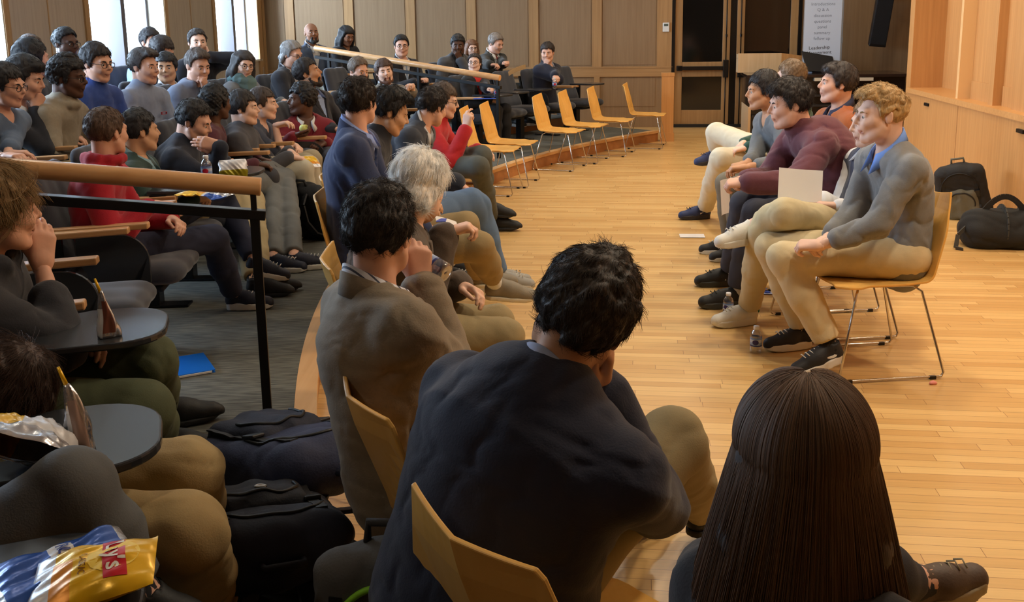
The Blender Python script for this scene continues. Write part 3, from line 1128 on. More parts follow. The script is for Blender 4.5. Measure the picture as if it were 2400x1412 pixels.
def hair_solid(style, rng):
    """hair shell in head space; style: dict(line, top, side, back, quiff, curl)"""
    S = Solid()
    top, side, back = style.get('top', .022), style.get('side', .010), style.get('back', .014)
    S.ell((0, -0.020, 0.036), (0.0745 + side, 0.094 + back * .75, 0.082 + side * .6), None, 0.02)
    S.ell((0, -0.012 + style.get('fwd', 0), 0.040 + top * .45), (0.066 + side * .7, 0.088, 0.076 + top * .55), None, 0.03)
    q = style.get('quiff', 0)
    if q:
        S.cone((-0.032, 0.062, 0.088), (0.034, 0.066, 0.092), 0.020 + q * .5, 0.022 + q * .5, 0.03)
        S.cone((-0.02, 0.03, 0.105), (0.025, 0.03, 0.108), 0.018 + q * .4, 0.018 + q * .4, 0.03)
    if style.get('sweep'):
        S.cone((-0.05, 0.070, 0.060), (0.055, 0.066, 0.048), 0.020, 0.016, 0.02)
    if style.get('nape'):
        S.cone((-0.035, -0.085, -0.045), (0.035, -0.085, -0.045), 0.030, 0.030, 0.03)
        for s_ in (-1, 1):
            S.cone((s_ * 0.070, -0.035, -0.02), (s_ * 0.060, -0.06, -0.075), 0.024, 0.02, 0.02)
    zl = zline(HL[style.get('line', 'short')])
    wob = style.get('ragged', 0.004)
    S.fn(lambda X, Y, Z: (zl(Y + 0 * X) + wob * np.sin(X * 190 + 2) + wob * .7 * np.sin(X * 83 + Y * 120) - Z) * 0.72, '*', 0.006)
    # keep the face open
    op = style.get('open', 0.0)
    if not style.get('helmet'):
        S.fn(lambda X, Y, Z: np.maximum(np.maximum(Y * -1 + 0.050 - 0.30 * np.maximum(Z - 0.03, 0), Z - (0.060 - op)), 0 * X + np.abs(X) - 0.2), '-', 0.008)
    return S


def curl(amp, sc, seed):
    return folds(amp, sc, seed)


def hair_strands_paths(vq, n, length, rng, crown=(0, -0.035, 0.11), lift=0.25, messy=0.35, k=5, zmin=-1.0):
    """strands combed away from the crown over the hair shell (head space)"""
    v, q = vq
    ctr = v[q].mean(1)
    nn = np.cross(v[q[:, 2]] - v[q[:, 0]], v[q[:, 3]] - v[q[:, 1]])
    nn /= np.linalg.norm(nn, axis=1)[:, None] + 1e-9
    cen = V(0, -0.018, 0.03)
    sgn = np.sign(((ctr - cen) * nn).sum(1)); nn *= sgn[:, None]
    out = (((ctr - cen) * nn).sum(1) > 0.06) & (ctr[:, 2] > zmin)
    ctr, nn = ctr[out], nn[out]
    i = rng.randint(0, len(ctr), n)
    p, m = ctr[i] + rng.normal(0, .0015, (n, 3)), nn[i]
    d = p - V(*crown)
    t = d - m * (d * m).sum(1)[:, None]
    t /= np.linalg.norm(t, axis=1)[:, None] + 1e-6
    t = t + V(0, 0, -0.35) + rng.normal(0, messy, (n, 3))
    t -= m * (t * m).sum(1)[:, None]
    t /= np.linalg.norm(t, axis=1)[:, None] + 1e-6
    L = length * rng.uniform(.6, 1.2, n)
    P = []
    for s in np.linspace(0, 1, k):
        w_ = (L * s)[:, None]
        curv = (w_ ** 2) / 0.19
        P.append(p - m * 0.002 + t * w_ + m * (lift * w_ * (1 - .75 * s)) - m * curv)
    return np.stack(P, 1)


def hand_solid(S, side, curlv=0.5, spread=0.0, thumb=0.5, k=0.006, sc=1.0):
    """hand from the wrist along +y, back of the hand +z, thumb at +x*side"""
    xs = [0.027, 0.009, -0.009, -0.026]
    ln = [0.068, 0.076, 0.071, 0.056]
    c = curlv if hasattr(curlv, '__len__') else [curlv * .9, curlv, curlv * 1.05, curlv * 1.12]
    for i in range(4):
        x = xs[i] * side
        b = V(x, 0.086 - 0.006 * abs(i - 1.2), 0.002)
        S.cone((x * .62, 0.006, 0), b, 0.0165, 0.0125, 0.014)
        a = math.radians(12) + c[i] * 0.55; ang = 0
        p = b; r = 0.0092 - 0.0008 * (i == 3)
        sx = (xs[i] * side) * spread * 6
        for j, f in enumerate((0.46, 0.31, 0.23)):
            ang += c[i] * (1.05, 1.25, .8)[j]
            d = V(sx, math.cos(ang), -math.sin(ang)); d = d / np.linalg.norm(d)
            q = p + d * ln[i] * f
            S.cone(p, q, r, r * .9, k if j == 0 else .003)
            p = q; r *= .9
    t = thumb
    p0 = V(0.018 * side, 0.018, -0.008); p1 = V((0.040 + .004 * t) * side, 0.048, -0.014 - .008 * t); p2 = V((0.050 - .012 * t) * side, 0.080, -0.018 - .012 * t); p3 = V((0.052 - .026 * t) * side, 0.105, -0.022 - .016 * t)
    S.cone(p0, p1, 0.017, 0.0125, 0.012); S.cone(p1, p2, 0.0112, 0.0098, 0.004); S.cone(p2, p3, 0.0098, 0.008, 0.003)
    S.cone((0, -0.03, 0), (0, 0.01, 0), 0.0235, 0.026, 0.014, (V(0, 0, 1), 0.75))
    S.fn(lambda X, Y, Z: (-0.028 - Y) + 0 * X + 0 * Z)


def shoe_parts(kind):
    """shoe: heel at origin, toe along +y, sole at z=0 -> (upper, sole)"""
    U, W = Solid(), Solid()
    U.cone((0, 0.035, 0.05), (0, 0.13, 0.048), 0.036, 0.041, 0.03, (V(1, 0, 0), 0.92))
    U.cone((0, 0.13, 0.045), (0, 0.232, 0.032), 0.043, 0.036, 0.03)
    U.cone((0, 0.045, 0.05), (0, 0.042, 0.092), 0.036, 0.037, 0.02)
    U.cone((0, 0.07, 0.085), (0, 0.16, 0.058), 0.030, 0.026, 0.03)
    if kind != 'sneak':
        U.cone((0, 0.2, 0.03), (0, 0.262, 0.026), 0.036, 0.024, 0.02)
    U.fn(lambda X, Y, Z: 0.016 - Z + 0 * X + 0 * Y)
    U.cone((0, 0.045, 0.094), (0, 0.042, 0.13), 0.029, 0.035, 0.004, None, '-')
    thick = 0.034 if kind == 'sneak' else 0.022

    def sole(X, Y, Z):
        y = np.clip(Y, 0.04, 0.225)
        tt = (y - 0.04) / 0.185
        r = 0.037 + 0.010 * np.sin(np.clip(tt, 0, 1) * 3.0) - 0.004 * (tt < .0)
        d2 = np.sqrt(X ** 2 + (Y - y) ** 2) - r
        top = thick + 0.010 * (1 - tt) * (kind == 'sneak') + 0.06 * np.maximum(Y - 0.2, 0)
        bot = 0.0 + 0.22 * np.maximum(Y - 0.215, 0)
        return np.maximum(d2, np.maximum(Z - top, bot - Z))
    W.cone((0, 0.02, 0.02), (0, 0.25, 0.02), 0.055, 0.055)
    W.p[-1] = W.p[-1][:3] + (0.0551, 0.0551) + W.p[-1][5:]
    W.fn(sole, '*', 0.003)
    return U, W


_shoe = {}


def shoe_mesh(kind, h):
    if (kind, h) not in _shoe:
        U, W = shoe_parts(kind)
        _shoe[(kind, h)] = (U.mesh(h), W.mesh(h))
    return _shoe[(kind, h)]


def torso_solid(S, g, inf, hem=0.0, low=0.0):
    """trunk from the hips to the neck, inflated by inf"""
    s, H, N, tu, tf, tr = g['s'], g['H'], g['N'], g['tu'], g['tf'], g['tr']
    L = np.linalg.norm(N - H)
    sl = g['slouch']
    wd = g['wide']
    fat = g['fat']
    c1 = H + tu * (0.02 - low); c2 = H + tu * L * .34 - tf * sl * .8; c3 = H + tu * L * .70 - tf * sl; c4 = N - tu * .05 * s - tf * .01
    S.cone(c1, c2, (.156 + .035 * fat) * s * wd + inf + hem, (.142 + .045 * fat) * s * wd + inf, 0.05, (tf, .74 + .1 * fat))
    if fat: S.ball(H + tu * L * .25 + tf * .06 * s, (.11 + .04 * fat) * s + inf, 0.08)
    S.cone(c2, c3, (.142 + .045 * fat) * s * wd + inf, (.158 + .02 * fat) * s * wd + inf, 0.05, (tf, .70 + .08 * fat))
    S.cone(c3, c4, (.158 + .02 * fat) * s * wd + inf, .100 * s * wd + inf, 0.05, (tf, .66))
    # shoulders
    for sh in (g['S'][0], g['S'][1]):
        S.cone(N - tu * .035 * s, sh - tu * .004, .062 * s + inf, .058 * s + inf, 0.045)
        S.cone(N + tu * .012 * s - tf * .018 * s, sh * .55 + N * .45, .046 * s + inf, .045 * s + inf, 0.035)


def arm_solid(S, g, i, inf, end=1.0, cuff=0.0):
    s = g['s']; sh, el, wr = g['S'][i], g['E'][i], g['W'][i]
    a = g['armw']
    S.cone(sh, el, .056 * s * a + inf, .043 * s * a + inf, 0.03)
    S.cone(el, el + (wr - el) * end, .044 * s * a + inf, (.044 - .014 * end) * s * a + inf + cuff, 0.02)


def ik(a, b, l1, l2, pole):
    d = b - a; D = np.linalg.norm(d)
    if D > (l1 + l2) * .995:
        b = a + d / D * (l1 + l2) * .995; d = b - a; D = np.linalg.norm(d)
    if D < abs(l1 - l2) + .02:
        D2 = abs(l1 - l2) + .02; b = a + d / max(D, 1e-6) * D2; d = b - a; D = D2
    x = (l1 * l1 - l2 * l2 + D * D) / (2 * D)
    hgt = math.sqrt(max(l1 * l1 - x * x, 0))
    e = d / D
    p = pole - e * (pole @ e)
    return a + e * x + unit(p) * hgt, b


_report = []


def person(label, px, py, r=None, Y=None, hs=1.0, s=None, by=0, hy=0, hp=0, hr=0, lean=0, side=0, slouch=.03, wide=1.0, fat=0.0, armw=1.0,
           skin='fair', hair=None, hairc=(40, 32, 28), brow=None, beard=None, glasses=None, sex='m',
           top=dict(k='sweater', c=(60, 60, 70)), pants=(150, 130, 95), shoes=((30, 30, 34), (210, 210, 205), 'sneak'), sock=(40, 40, 45),
           arms=('lap', 'lap'), legs='sit', seatz=None, fz=None, vox=0.012, hvox=0.006, group=None, extra=None, feet_f=0.0, spread=0.0, noise=.006, dz=0, scalp=None, L=None):
    if r is not None: Hc = on_row(px, py, r)
    else: Hc = at(px, py, Y=Y)
    rr = r_of(Hc)
    fz = floor_z(rr) if fz is None else fz
    seatz = fz + (.46 if fz == 0 else .44) if seatz is None else seatz
    s = s or min(1.06, max(.86, hs))
    B = math.radians
    f0 = V(math.cos(B(by)), math.sin(B(by)), 0); r0 = V(math.sin(B(by)), -math.cos(B(by)), 0); up = V(0, 0, 1)
    hf0 = V(math.cos(B(hy)), math.sin(B(hy)), 0); hr0 = V(math.sin(B(hy)), -math.cos(B(hy)), 0)
    hf = hf0 * math.cos(B(hp)) - up * math.sin(B(hp)); hu = up * math.cos(B(hp)) + hf0 * math.sin(B(hp))
    hu, hrt = hu * math.cos(B(hr)) + hr0 * math.sin(B(hr)), hr0 * math.cos(B(hr)) - hu * math.sin(B(hr))
    HM = np.stack([hrt, hf, hu], 1) * hs
    tu = unit(up + f0 * math.tan(B(lean)) + r0 * math.tan(B(side)))
    N = Hc - hu * .100 * hs - hf * .032 * hs - tu * .080 * s
    hz = seatz + (.085 * s if fz == 0 else .03)
    T = (N[2] - hz) / tu[2]
    if L: T = L
    H = N - tu * T
    _report.append((label[:40], 'torso %.2f (ideal %.2f)' % (T, .50 * s), 'hip r %.2f' % r_of(H), H.round(2)))
    tf = unit(f0 - tu * (f0 @ tu)); tr = np.cross(tf, tu)
    g = dict(s=s, H=H, N=N, tu=tu, tf=tf, tr=tr, slouch=slouch, wide=wide, fat=fat, armw=armw)
    shw = (.168 if sex == 'm' else .148) * s * wide
    g['S'] = [N - tr * shw - tu * .045 * s, N + tr * shw - tu * .045 * s]      # left, right
    g['E'], g['W'] = [None, None], [None, None]
    # ---- arms
    hands = [None, None]
    for i, sg in ((0, -1), (1, 1)):
        a = arms[i]
        spec = a if isinstance(a, dict) else {'k': a}
        k = spec.get('k')
        pole = -up * 1.0 - tf * .5 + tr * sg * .7
        hd = None; nrm = None
        if k == 'lap': t = H + f0 * .30 * s + r0 * sg * .075 + up * .13; hd = unit(f0 * .6 - r0 * sg * .8 - up * .15); nrm = unit(up + f0 * .4 + r0 * sg * .5)
        elif k == 'thigh': t = H + f0 * .34 * s + r0 * sg * .13 + up * .12; hd = unit(f0 - up * .25 - r0 * sg * .2); nrm = unit(up + f0 * .3)
        elif k == 'rest': t = H + f0 * .24 * s + r0 * sg * .27 + up * .20; hd = unit(f0 - up * .1); nrm = up
        elif k == 'chin': t = Hc - hu * .16 * hs + hf * .085 * hs + hrt * sg * .02 * hs; hd = unit(hu * .9 + hf * .1 - hrt * sg * .35); nrm = unit(hf + hrt * sg * .4); pole = -up + tf * .35 + tr * sg * .5
        elif k == 'cheek': t = Hc - hu * .13 * hs + hf * .06 * hs + hrt * sg * .085 * hs; hd = unit(hu * .9 - hf * .3 - hrt * sg * .2); nrm = unit(hrt * sg + hf * .3); pole = -up + tf * .5 + tr * sg * .4
        elif k == 'hang': t = g['S'][i] - up * .48 * s + f0 * .12; hd = -up; nrm = r0 * sg
        else:
            t = spec['p'] if 'p' in spec else at(*spec['at'][:2], Y=spec['at'][2]) if 'at' in spec else H + f0 * spec['l'][0] + r0 * spec['l'][1] + up * spec['l'][2]
        if 'pole' in spec: q = spec['pole']; pole = f0 * q[0] + r0 * q[1] + up * q[2]
        ua, fa = .285 * s, .255 * s
        E, Wr = ik(g['S'][i], t, ua, fa, pole)
        g['E'][i], g['W'][i] = E, Wr
        if 'hd' in spec: q = spec['hd']; hd = unit(f0 * q[0] + r0 * q[1] + up * q[2])
        if hd is None: hd = unit(Wr - E)
        if 'n' in spec: q = spec['n']; nrm = unit(f0 * q[0] + r0 * q[1] + up * q[2])
        if nrm is None: nrm = up
        nrm = unit(nrm - hd * (nrm @ hd) + 1e-4)
        hx = np.cross(hd, nrm)
        hands[i] = (np.stack([hx, hd, nrm], 1), Wr + hd * .012, spec)
    # ---- legs
    lg = []
    for i, sg in ((0, -1), (1, 1)):
        hip = H + r0 * sg * .088 * s - up * .005
        sp = legs[i] if isinstance(legs, (list, tuple)) else legs
        if isinstance(sp, dict) and 'knee' in sp:
            kn, an = sp['knee'], sp['ank']
            fd = sp.get('fd', None)
        else:
            sp = sp if isinstance(sp, dict) else {}
            kn = hip + f0 * .43 * s * math.cos(B(sp.get('out', spread))) + r0 * sg * .43 * s * math.sin(B(sp.get('out', spread))); kn[2] = max(fz + .47 * s, seatz + .05) + sp.get('kz', 0)
            ff = sp.get('f', feet_f)
            an = kn + f0 * ff + r0 * sg * sp.get('o', 0.0); an[2] = fz + .085
            fd = None
        if fd is None: fd = V(*(f0 + r0 * sg * .15))
        lg.append((hip, kn, an, unit(fd), sp))
    off = V(H[0], H[1], fz)
    root = empty('person', off)
    tag(root, label, 'person', group)
    rng = np.random.RandomState(sum(map(ord, label)) % 9999)

    # ---- body: one skin with head, neck, trunk, limbs and hands
    body = SM()
    nk = np.linalg.inv(HM) @ (N + tu * .01 - Hc)
    S = Solid(); head_solid(S, sex, fat, nk)
    v, q = S.mesh(hvox / 1.0)
    ctr = v[q].mean(1)
    mi = np.zeros(len(q), int)
    lip = (np.abs(ctr[:, 0]) < .0235) & (ctr[:, 1] > .0795) & (ctr[:, 2] > -.0715) & (ctr[:, 2] < -.0525)
    mi[lip] = 1
    body.add((v, q), mi, (HM, Hc))
    mb = MB()
    for sg in (-1, 1):
        mb.lathe([(0.0001, 0.0128), (.006, .0112), (.0105, .007), (.0125, 0), (.0105, -.006)], (sg * .031, .0745, .0025), 14, 0, (0, 1, 0))
    body.addmb(mb, 2, (HM, Hc))
    mb = MB()
    gz = .0
    for sg in (-1, 1):
        mb.lathe([(0.0001, 0.0138), (.0044, .0132), (.0062, .0112)], (sg * .031 + gz, .0745, .0025), 12, 0, (0, 1, 0))
    body.addmb(mb, 3, (HM, Hc))
    if brow is not False:
        mb = MB()
        for sg in (-1, 1):
            mb.tube([(sg * .013, .0900, .0205), (sg * .022, .0905, .0240), (sg * .033, .0885, .0260), (sg * .043, .0825, .0245), (sg * .051, .0730, .0195)], [.0028, .0036, .0036, .0030, .0012], 7)
        body.addmb(mb, 4, (HM, Hc))
    S = Solid(); torso_solid(S, g, -.006)
    for i in (0, 1): arm_solid(S, g, i, -.005)
    S.cone(N + tu * .03, N - tu * .04, .05 * s, .055 * s, .03)
    for hip, kn, an, fd, sp in lg:
        S.cone(hip, kn, .078 * s, .052 * s, 0.03); S.cone(kn, kn * .62 + an * .38, .050 * s, .052 * s, 0.02); S.cone(kn * .62 + an * .38, an, .052 * s, .034 * s, 0.02)
        S.cone(an, an + fd * .10 - up * .03, .034, .03, .02)
    body.add(S.mesh(.018))
    for i, (HR, hp_, spec) in enumerate(hands):
        S = Solid(); hand_solid(S, 1 if i == 0 else -1, spec.get('curl', .45), spec.get('spread', 0), spec.get('thumb', .6))
        body.add(S.mesh(max(.0042, hvox * .8)), 0, (HR * s * (1.0 if sex == 'm' else .9), hp_))
    hcm = hair_mat(hairc) if hairc is not None else skin_mat(skin)
    mats = [skin_mat(skin), mat('lip ' + skin, LIPC[skin], .45), EYEW, EYEI, mat('brow', [max(8, c * .8) for c in (brow or hairc or (40, 34, 30))], .8)]
    body.build('body', mats, root, off)

    # ---- hair
    if hair:
        if hair.get('long'):
            hair['long'](root, off, HM, Hc, hcm, rng)
        else:
            S = hair_solid(hair, rng)
            vq = S.mesh(hvox, curl(hair.get('curl', .004), hair.get('csc', 2.2), rng.randint(999)))
            o = SM().add(vq, 0, (HM, Hc)).build('hair', hcm, root, off)
            if hair.get('n'):
                P = hair_strands_paths(vq, hair['n'], hair.get('len', .03), rng, hair.get('crown', (0, -.035, .11)), hair.get('lift', .25), hair.get('messy', .35), zmin=hair.get('zmin', -1.0))
                P = P @ HM.T + Hc
                st_ = strands('hair_strands', P, hair.get('rad', .0006), strand_mat(hair.get('sc', hairc), hair.get('svar', .3)), o, off)
    if beard:
        S = Solid()
        for sg in (-1, 1):
            S.cone((sg * .060, .015, -.045), (sg * .045, .030, -.085), .016, .020, .02)
            S.cone((sg * .045, .030, -.085), (0, .066, -.103), .020, .024, .02)
            S.cone((sg * .024, .084, -.060), (sg * .004, .090, -.047), .007, .006, .01)
            S.cone((sg * .026, .082, -.062), (sg * .022, .066, -.092), .008, .015, .012)
        S.fn(lambda X, Y, Z: 0.012 - np.sqrt(X ** 2 * .35 + (Y - .092) ** 2 + (Z + .0615) ** 2 * 2.2), '*')
        SM().add(S.mesh(hvox * .8, curl(.003, 4, 3)), 0, (HM, Hc)).build('beard', hair_mat(beard), root, off)
    if glasses is not None:
        mb = MB()
        for sg in (-1, 1):
            ring = [(sg * .033 + .0225 * math.copysign(abs(math.cos(a)) ** .7, math.cos(a)), .098 - .35 * abs(.0225 * math.cos(a) + .002) * .4, .002 + .0165 * math.copysign(abs(math.sin(a)) ** .8, math.sin(a))) for a in np.linspace(0, 2 * math.pi, 18)[:-1]]
            mb.tube(ring, .0019, 6, closed=True)
            mb.tube([(sg * .056, .094, .006), (sg * .074, .070, .008), (sg * .081, -.005, .012), (sg * .080, -.025, .0)], .0018, 6)
        mb.tube([(-.011, .100, .006), (0, .104, .008), (.011, .100, .006)], .0018, 6)
        SM().addmb(mb, 0, (HM, Hc)).build('glasses', mat('glasses frame', glasses, .35), root, off)

    # ---- clothes
    k = top['k']; tc = top['c']
    fab = mat('cloth %s %d %d %d' % ((k,) + tuple(tc)), tc, .88, bump=top.get('b', .22), bscale=top.get('bs', 220), var=top.get('v', .10), vscale=top.get('vs', 60), sheen=top.get('sh', .15))
    inf = {'sweater': .010, 'jacket': .019, 'zip': .014, 'hoodie': .018, 'polo': .008, 'vest': .012}[k]
    S = Solid(); torso_solid(S, g, inf, .012 if k != 'jacket' else .02, .03)
    neckr = .060 * s
    ncut = N + tu * .055 * s
    if k in ('jacket', 'sweater', 'vest', 'polo'):
        vd = top.get('vdep', .24 if k == 'jacket' else .05) * s
        vw = top.get('vw', .085 if k == 'jacket' else .06) * s

        def vcut(X, Y, Z):
            dx, dy, dz = X - N[0], Y - N[1], Z - N[2]
            a = dx * tr[0] + dy * tr[1] + dz * tr[2]; b = dx * tf[0] + dy * tf[1] + dz * tf[2]; c = dx * tu[0] + dy * tu[1] + dz * tu[2]
            wdt = vw * np.clip((c + vd) / (vd + .02), -1, 1.4)
            return np.maximum(np.abs(a) - wdt, np.maximum(.015 - b, -(c + vd)))
        S.fn(vcut, '-', .004)

    def nhole(X, Y, Z):
        dx, dy, dz = X - N[0] - tf[0] * .004, Y - N[1] - tf[1] * .004, Z - N[2]
        c = dx * tu[0] + dy * tu[1] + dz * tu[2]
        d2 = np.sqrt(np.maximum(dx * dx + dy * dy + dz * dz - c * c, 0)) - neckr * 1.06
        return np.maximum(d2, -c - .01)
    S.fn(nhole, '-', .006)
    sl = top.get('sl', (1, 1))
    for i in (0, 1):
        if k == 'polo': 
            S.cone(g['S'][i], g['S'][i] + (g['E'][i] - g['S'][i]) * .72, .060 * s * armw + inf, .054 * s * armw + inf, .03)
        elif k == 'vest':
            pass
        else:
            arm_solid(S, g, i, inf, .95 * sl[i], .006 if k == 'jacket' else .002)
    if k == 'zip':      # standing collar
        S.cone(N - tu * .01, N + tu * .05 * s + tf * .008, neckr * 1.22, neckr * 1.2, .02)
    if k == 'hoodie':
        pts = [N + tu * (.02 - .03 * math.cos(a_)) * s - tf * .075 * s * math.cos(a_) + tr * .095 * s * math.sin(a_) for a_ in np.linspace(-2.3, 2.3, 9)]
        for a_, b_ in zip(pts[:-1], pts[1:]): S.cone(a_, b_, .034 * s, .034 * s, .02)
        S.cone(N - tf * .08 * s + tu * .01, N - tf * .11 * s - tu * .10 * s, .05 * s, .06 * s, .04)
    if top.get('collarbulk'):
        pts = [N + tu * (.03 + top.get('cb', .0)) * s + tf * .082 * s * math.cos(a_) + tr * .088 * s * math.sin(a_) for a_ in np.linspace(-3.14, 3.14, 13)]
        for a_, b_ in zip(pts[:-1], pts[1:]): S.cone(a_, b_, top['collarbulk'], top['collarbulk'], .02)
    name = {'sweater': 'sweater', 'jacket': 'jacket', 'zip': 'pullover', 'hoodie': 'hoodie', 'polo': 'polo_shirt', 'vest': 'vest'}[k]
    garment = solid_obj(name, S, vox, fab, root, off, folds(top.get('fold', noise), 1.0, rng.randint(999)))

    def collar(nm, rad, h, thick, m, gap, tilt=.0, drop=.0, spread_=0.0):
        """turned-down band round the neck, open at the throat"""
        mb = MB(); n = 26
        vs = []
        for t_ in range(n + 1):
            a_ = -math.pi + gap + (2 * math.pi - 2 * gap) * t_ / n       # 0 = back of the neck
            dirv = -tf * math.cos(a_) + tr * math.sin(a_) * .98
            front = (1 - math.cos(a_)) / 2
            base = N + tu * (.088 * s + tilt * (1 - front) - .090 * s * front - drop) - tf * (.008 - .020 * front)
            flare = .016 + .014 * front
            r1 = rad * (1 + .1 * front)
            p_in = base + dirv * (r1 - .004) - tu * h * .55
            p_top = base + dirv * (r1 - .003) + tu * h * .55
            p_fold = base + dirv * (r1 + .003) + tu * h * .55
            pt = h * (.75 + spread_ * front ** 3)
            p_out = base + dirv * (r1 + flare) - tu * pt + tf * spread_ * .03 * front ** 3
            p_out2 = base + dirv * (r1 + flare - thick) - tu * pt + tf * spread_ * .03 * front ** 3
            vs += [p_in, p_top, p_fold, p_out, p_out2]
        fs = []
        for t_ in range(n):
            a_ = t_ * 5; b_ = a_ + 5
            for j in range(5):
                l = (j + 1) % 5
                fs.append((a_ + j, a_ + l, b_ + l, b_ + j))
        fs += [(0, 1, 2, 3, 4), tuple(n * 5 + j for j in (4, 3, 2, 1, 0))]
        mb.add(vs, fs, 0, True)
        o = mb.build(nm, m, root, 0, off)
        md = o.modifiers.new('solid', 'SOLIDIFY'); md.thickness = .0015
        return o
    sc_ = top.get('shirt')
    if sc_:
        sm = mat('shirt %d %d %d' % tuple(sc_), sc_, .8, bump=.12, bscale=260, var=.03, vscale=40)
        if top.get('stripes'):
            sm = stripe_mat(sc_, top['stripes'])
        if k in ('jacket', 'vest') or top.get('vdep', 0) > .1:
            S = Solid(); torso_solid(S, g, .004, 0, 0)
            S.fn(nhole, '-', .004)
            if k == 'vest':
                for i in (0, 1): arm_solid(S, g, i, .010, .97 * sl[i], .004)
            solid_obj('shirt', S, max(vox, .012) if k != 'vest' else vox, sm, root, off, folds(.004, 1.2, 5))
        elif top.get('cuffs'):
            pass
        collar('shirt_collar', neckr * 1.06, .040 * s, .002, sm, .42, .012, 0, top.get('cs', .6))
        if top.get('cuffs'):
            for i in top['cuffs']:
                d = unit(g['W'][i] - g['E'][i]); mb = MB(); mb.tube([g['W'][i] - d * .045, g['W'][i] + d * .004], [.041 * s, .038 * s], 16, cap=False)
                o = mb.build('shirt_cuff', sm, root, 0, off); o.modifiers.new('solid', 'SOLIDIFY').thickness = .002
    if k == 'jacket':
        collar('jacket_collar', neckr * 1.20, .046 * s, .004, fab, .95, .0, .008, .3)
        # lapels lie along the opening
        for sg in (-1, 1):
            S = Solid(); torso_solid(S, g, inf + .0075, .0, 0)
            vd, vw = top.get('vdep', .24) * s, top.get('vw', .085) * s

            def lap(X, Y, Z, sg=sg):
                dx, dy, dz = X - N[0], Y - N[1], Z - N[2]
                a = sg * (dx * tr[0] + dy * tr[1] + dz * tr[2]); b = dx * tf[0] + dy * tf[1] + dz * tf[2]; c = dx * tu[0] + dy * tu[1] + dz * tu[2]
                t_ = np.clip((c + vd) / (vd + .02), 0, 1.2)
                w0 = vw * t_ - .002
                w1 = w0 + .055 * s * np.clip(t_ * 1.7, 0, 1) * (1 - .35 * np.clip((t_ - .8) * 4, 0, 1))
                return np.maximum(np.maximum(w0 - a, a - w1), np.maximum(.02 - b, np.maximum(-(c + vd), c - .015 * s)))
            S.fn(lap, '*', .002)
            SM().add(S.mesh(min(vox, .009))).build('lapel', fab, root, off)
    if top.get('tie'):
        tcx = top['tie']
        tm = mat('tie %d %d %d' % tuple(tcx), tcx, .5, var=top.get('tv', .3), vscale=120, bump=.1, bscale=200) if not top.get('tiestripe') else stripe_mat(tcx, top['tiestripe'], 55, .35)
        S = Solid(); torso_solid(S, g, .0105, 0, 0)

        def tie(X, Y, Z):
            dx, dy, dz = X - N[0], Y - N[1], Z - N[2]
            a = dx * tr[0] + dy * tr[1] + dz * tr[2]; b = dx * tf[0] + dy * tf[1] + dz * tf[2]; c = dx * tu[0] + dy * tu[1] + dz * tu[2]
            w_ = np.interp(-c, [-.02, .03, .05, .30, .40], [.018, .020, .013, .036, .036])
            return np.maximum(np.abs(a) - w_ * s, np.maximum(-b, np.maximum(c - .0, -c - .36 * s)))
        S.fn(tie, '*', .002)
        S.cone(N + tf * .070 * s - tu * .012 * s, N + tf * .082 * s - tu * .045 * s, .019 * s, .013 * s, .006, (tf, .7))
        SM().add(S.mesh(min(vox, .010))).build('tie', tm, root, off)
    if top.get('inner'):       # shirt or blouse inside the opening
        S = Solid(); torso_solid(S, g, .006, 0, 0); S.fn(nhole, '-', .004)
        solid_obj('blouse', S, .014, mat('blouse %d %d %d' % tuple(top['inner']), top['inner'], .8, bump=.1), root, off)
    if top.get('scarf'):
        S = Solid()
        for j, (rd_, zz) in enumerate(((.085, .01), (.095, .045), (.078, .075))):
            pts = [N + tu * zz * s + tf * (rd_ * math.cos(a_) + .01) * s + tr * rd_ * 1.05 * s * math.sin(a_) - tu * .03 * s * max(0, math.cos(a_ + j * .4)) for a_ in np.linspace(-3.14, 3.14, 15)]
            for a_, b_ in zip(pts[:-1], pts[1:]): S.cone(a_, b_, .030 * s, .030 * s, .012)
        S.cone(N + tf * .10 - tu * .03, N + tf * .13 - tu * .22, .06 * s, .075 * s, .03, (tf, .5))
        solid_obj('scarf', S, .010, mat('scarf', top['scarf'], .95, bump=.4, bscale=120, var=.1), root, off, folds(.004, 2, 4))

    # ---- trousers
    pm = mat('trousers %d %d %d' % tuple(pants), pants, .85, bump=.16, bscale=300, var=.07, vscale=30)
    S = Solid()
    S.cone(H + r0 * .05, H - r0 * .05, .108 * s + .03 * fat, .108 * s + .03 * fat, .05)
    S.cone(H - r0 * .085 * s, H + r0 * .085 * s, .095 * s, .095 * s, .04)
    for hip, kn, an, fd, sp in lg:
        d = unit(an - kn); hem = an - d * (.035 + sp.get('hem', 0))
        tw = sp.get('tw', 1.0)
        S.cone(hip, kn, .094 * s * tw, .071 * s * tw, .035); S.cone(kn, kn + (hem - kn) * .5, .070 * s * tw, .066 * s * tw, .02); S.cone(kn + (hem - kn) * .5, hem, .066 * s * tw, .056 * s * tw, .03)
        S.fn(lambda X, Y, Z, d=d, hem=hem: np.where((X - hem[0]) ** 2 + (Y - hem[1]) ** 2 + (Z - hem[2]) ** 2 < .0145, (X - hem[0]) * d[0] + (Y - hem[1]) * d[1] + (Z - hem[2]) * d[2], -.05) , '*', .003)
    solid_obj('trousers', S, max(vox, .009) if vox < .012 else vox, pm, root, off, folds(.0055, .8, rng.randint(999)))
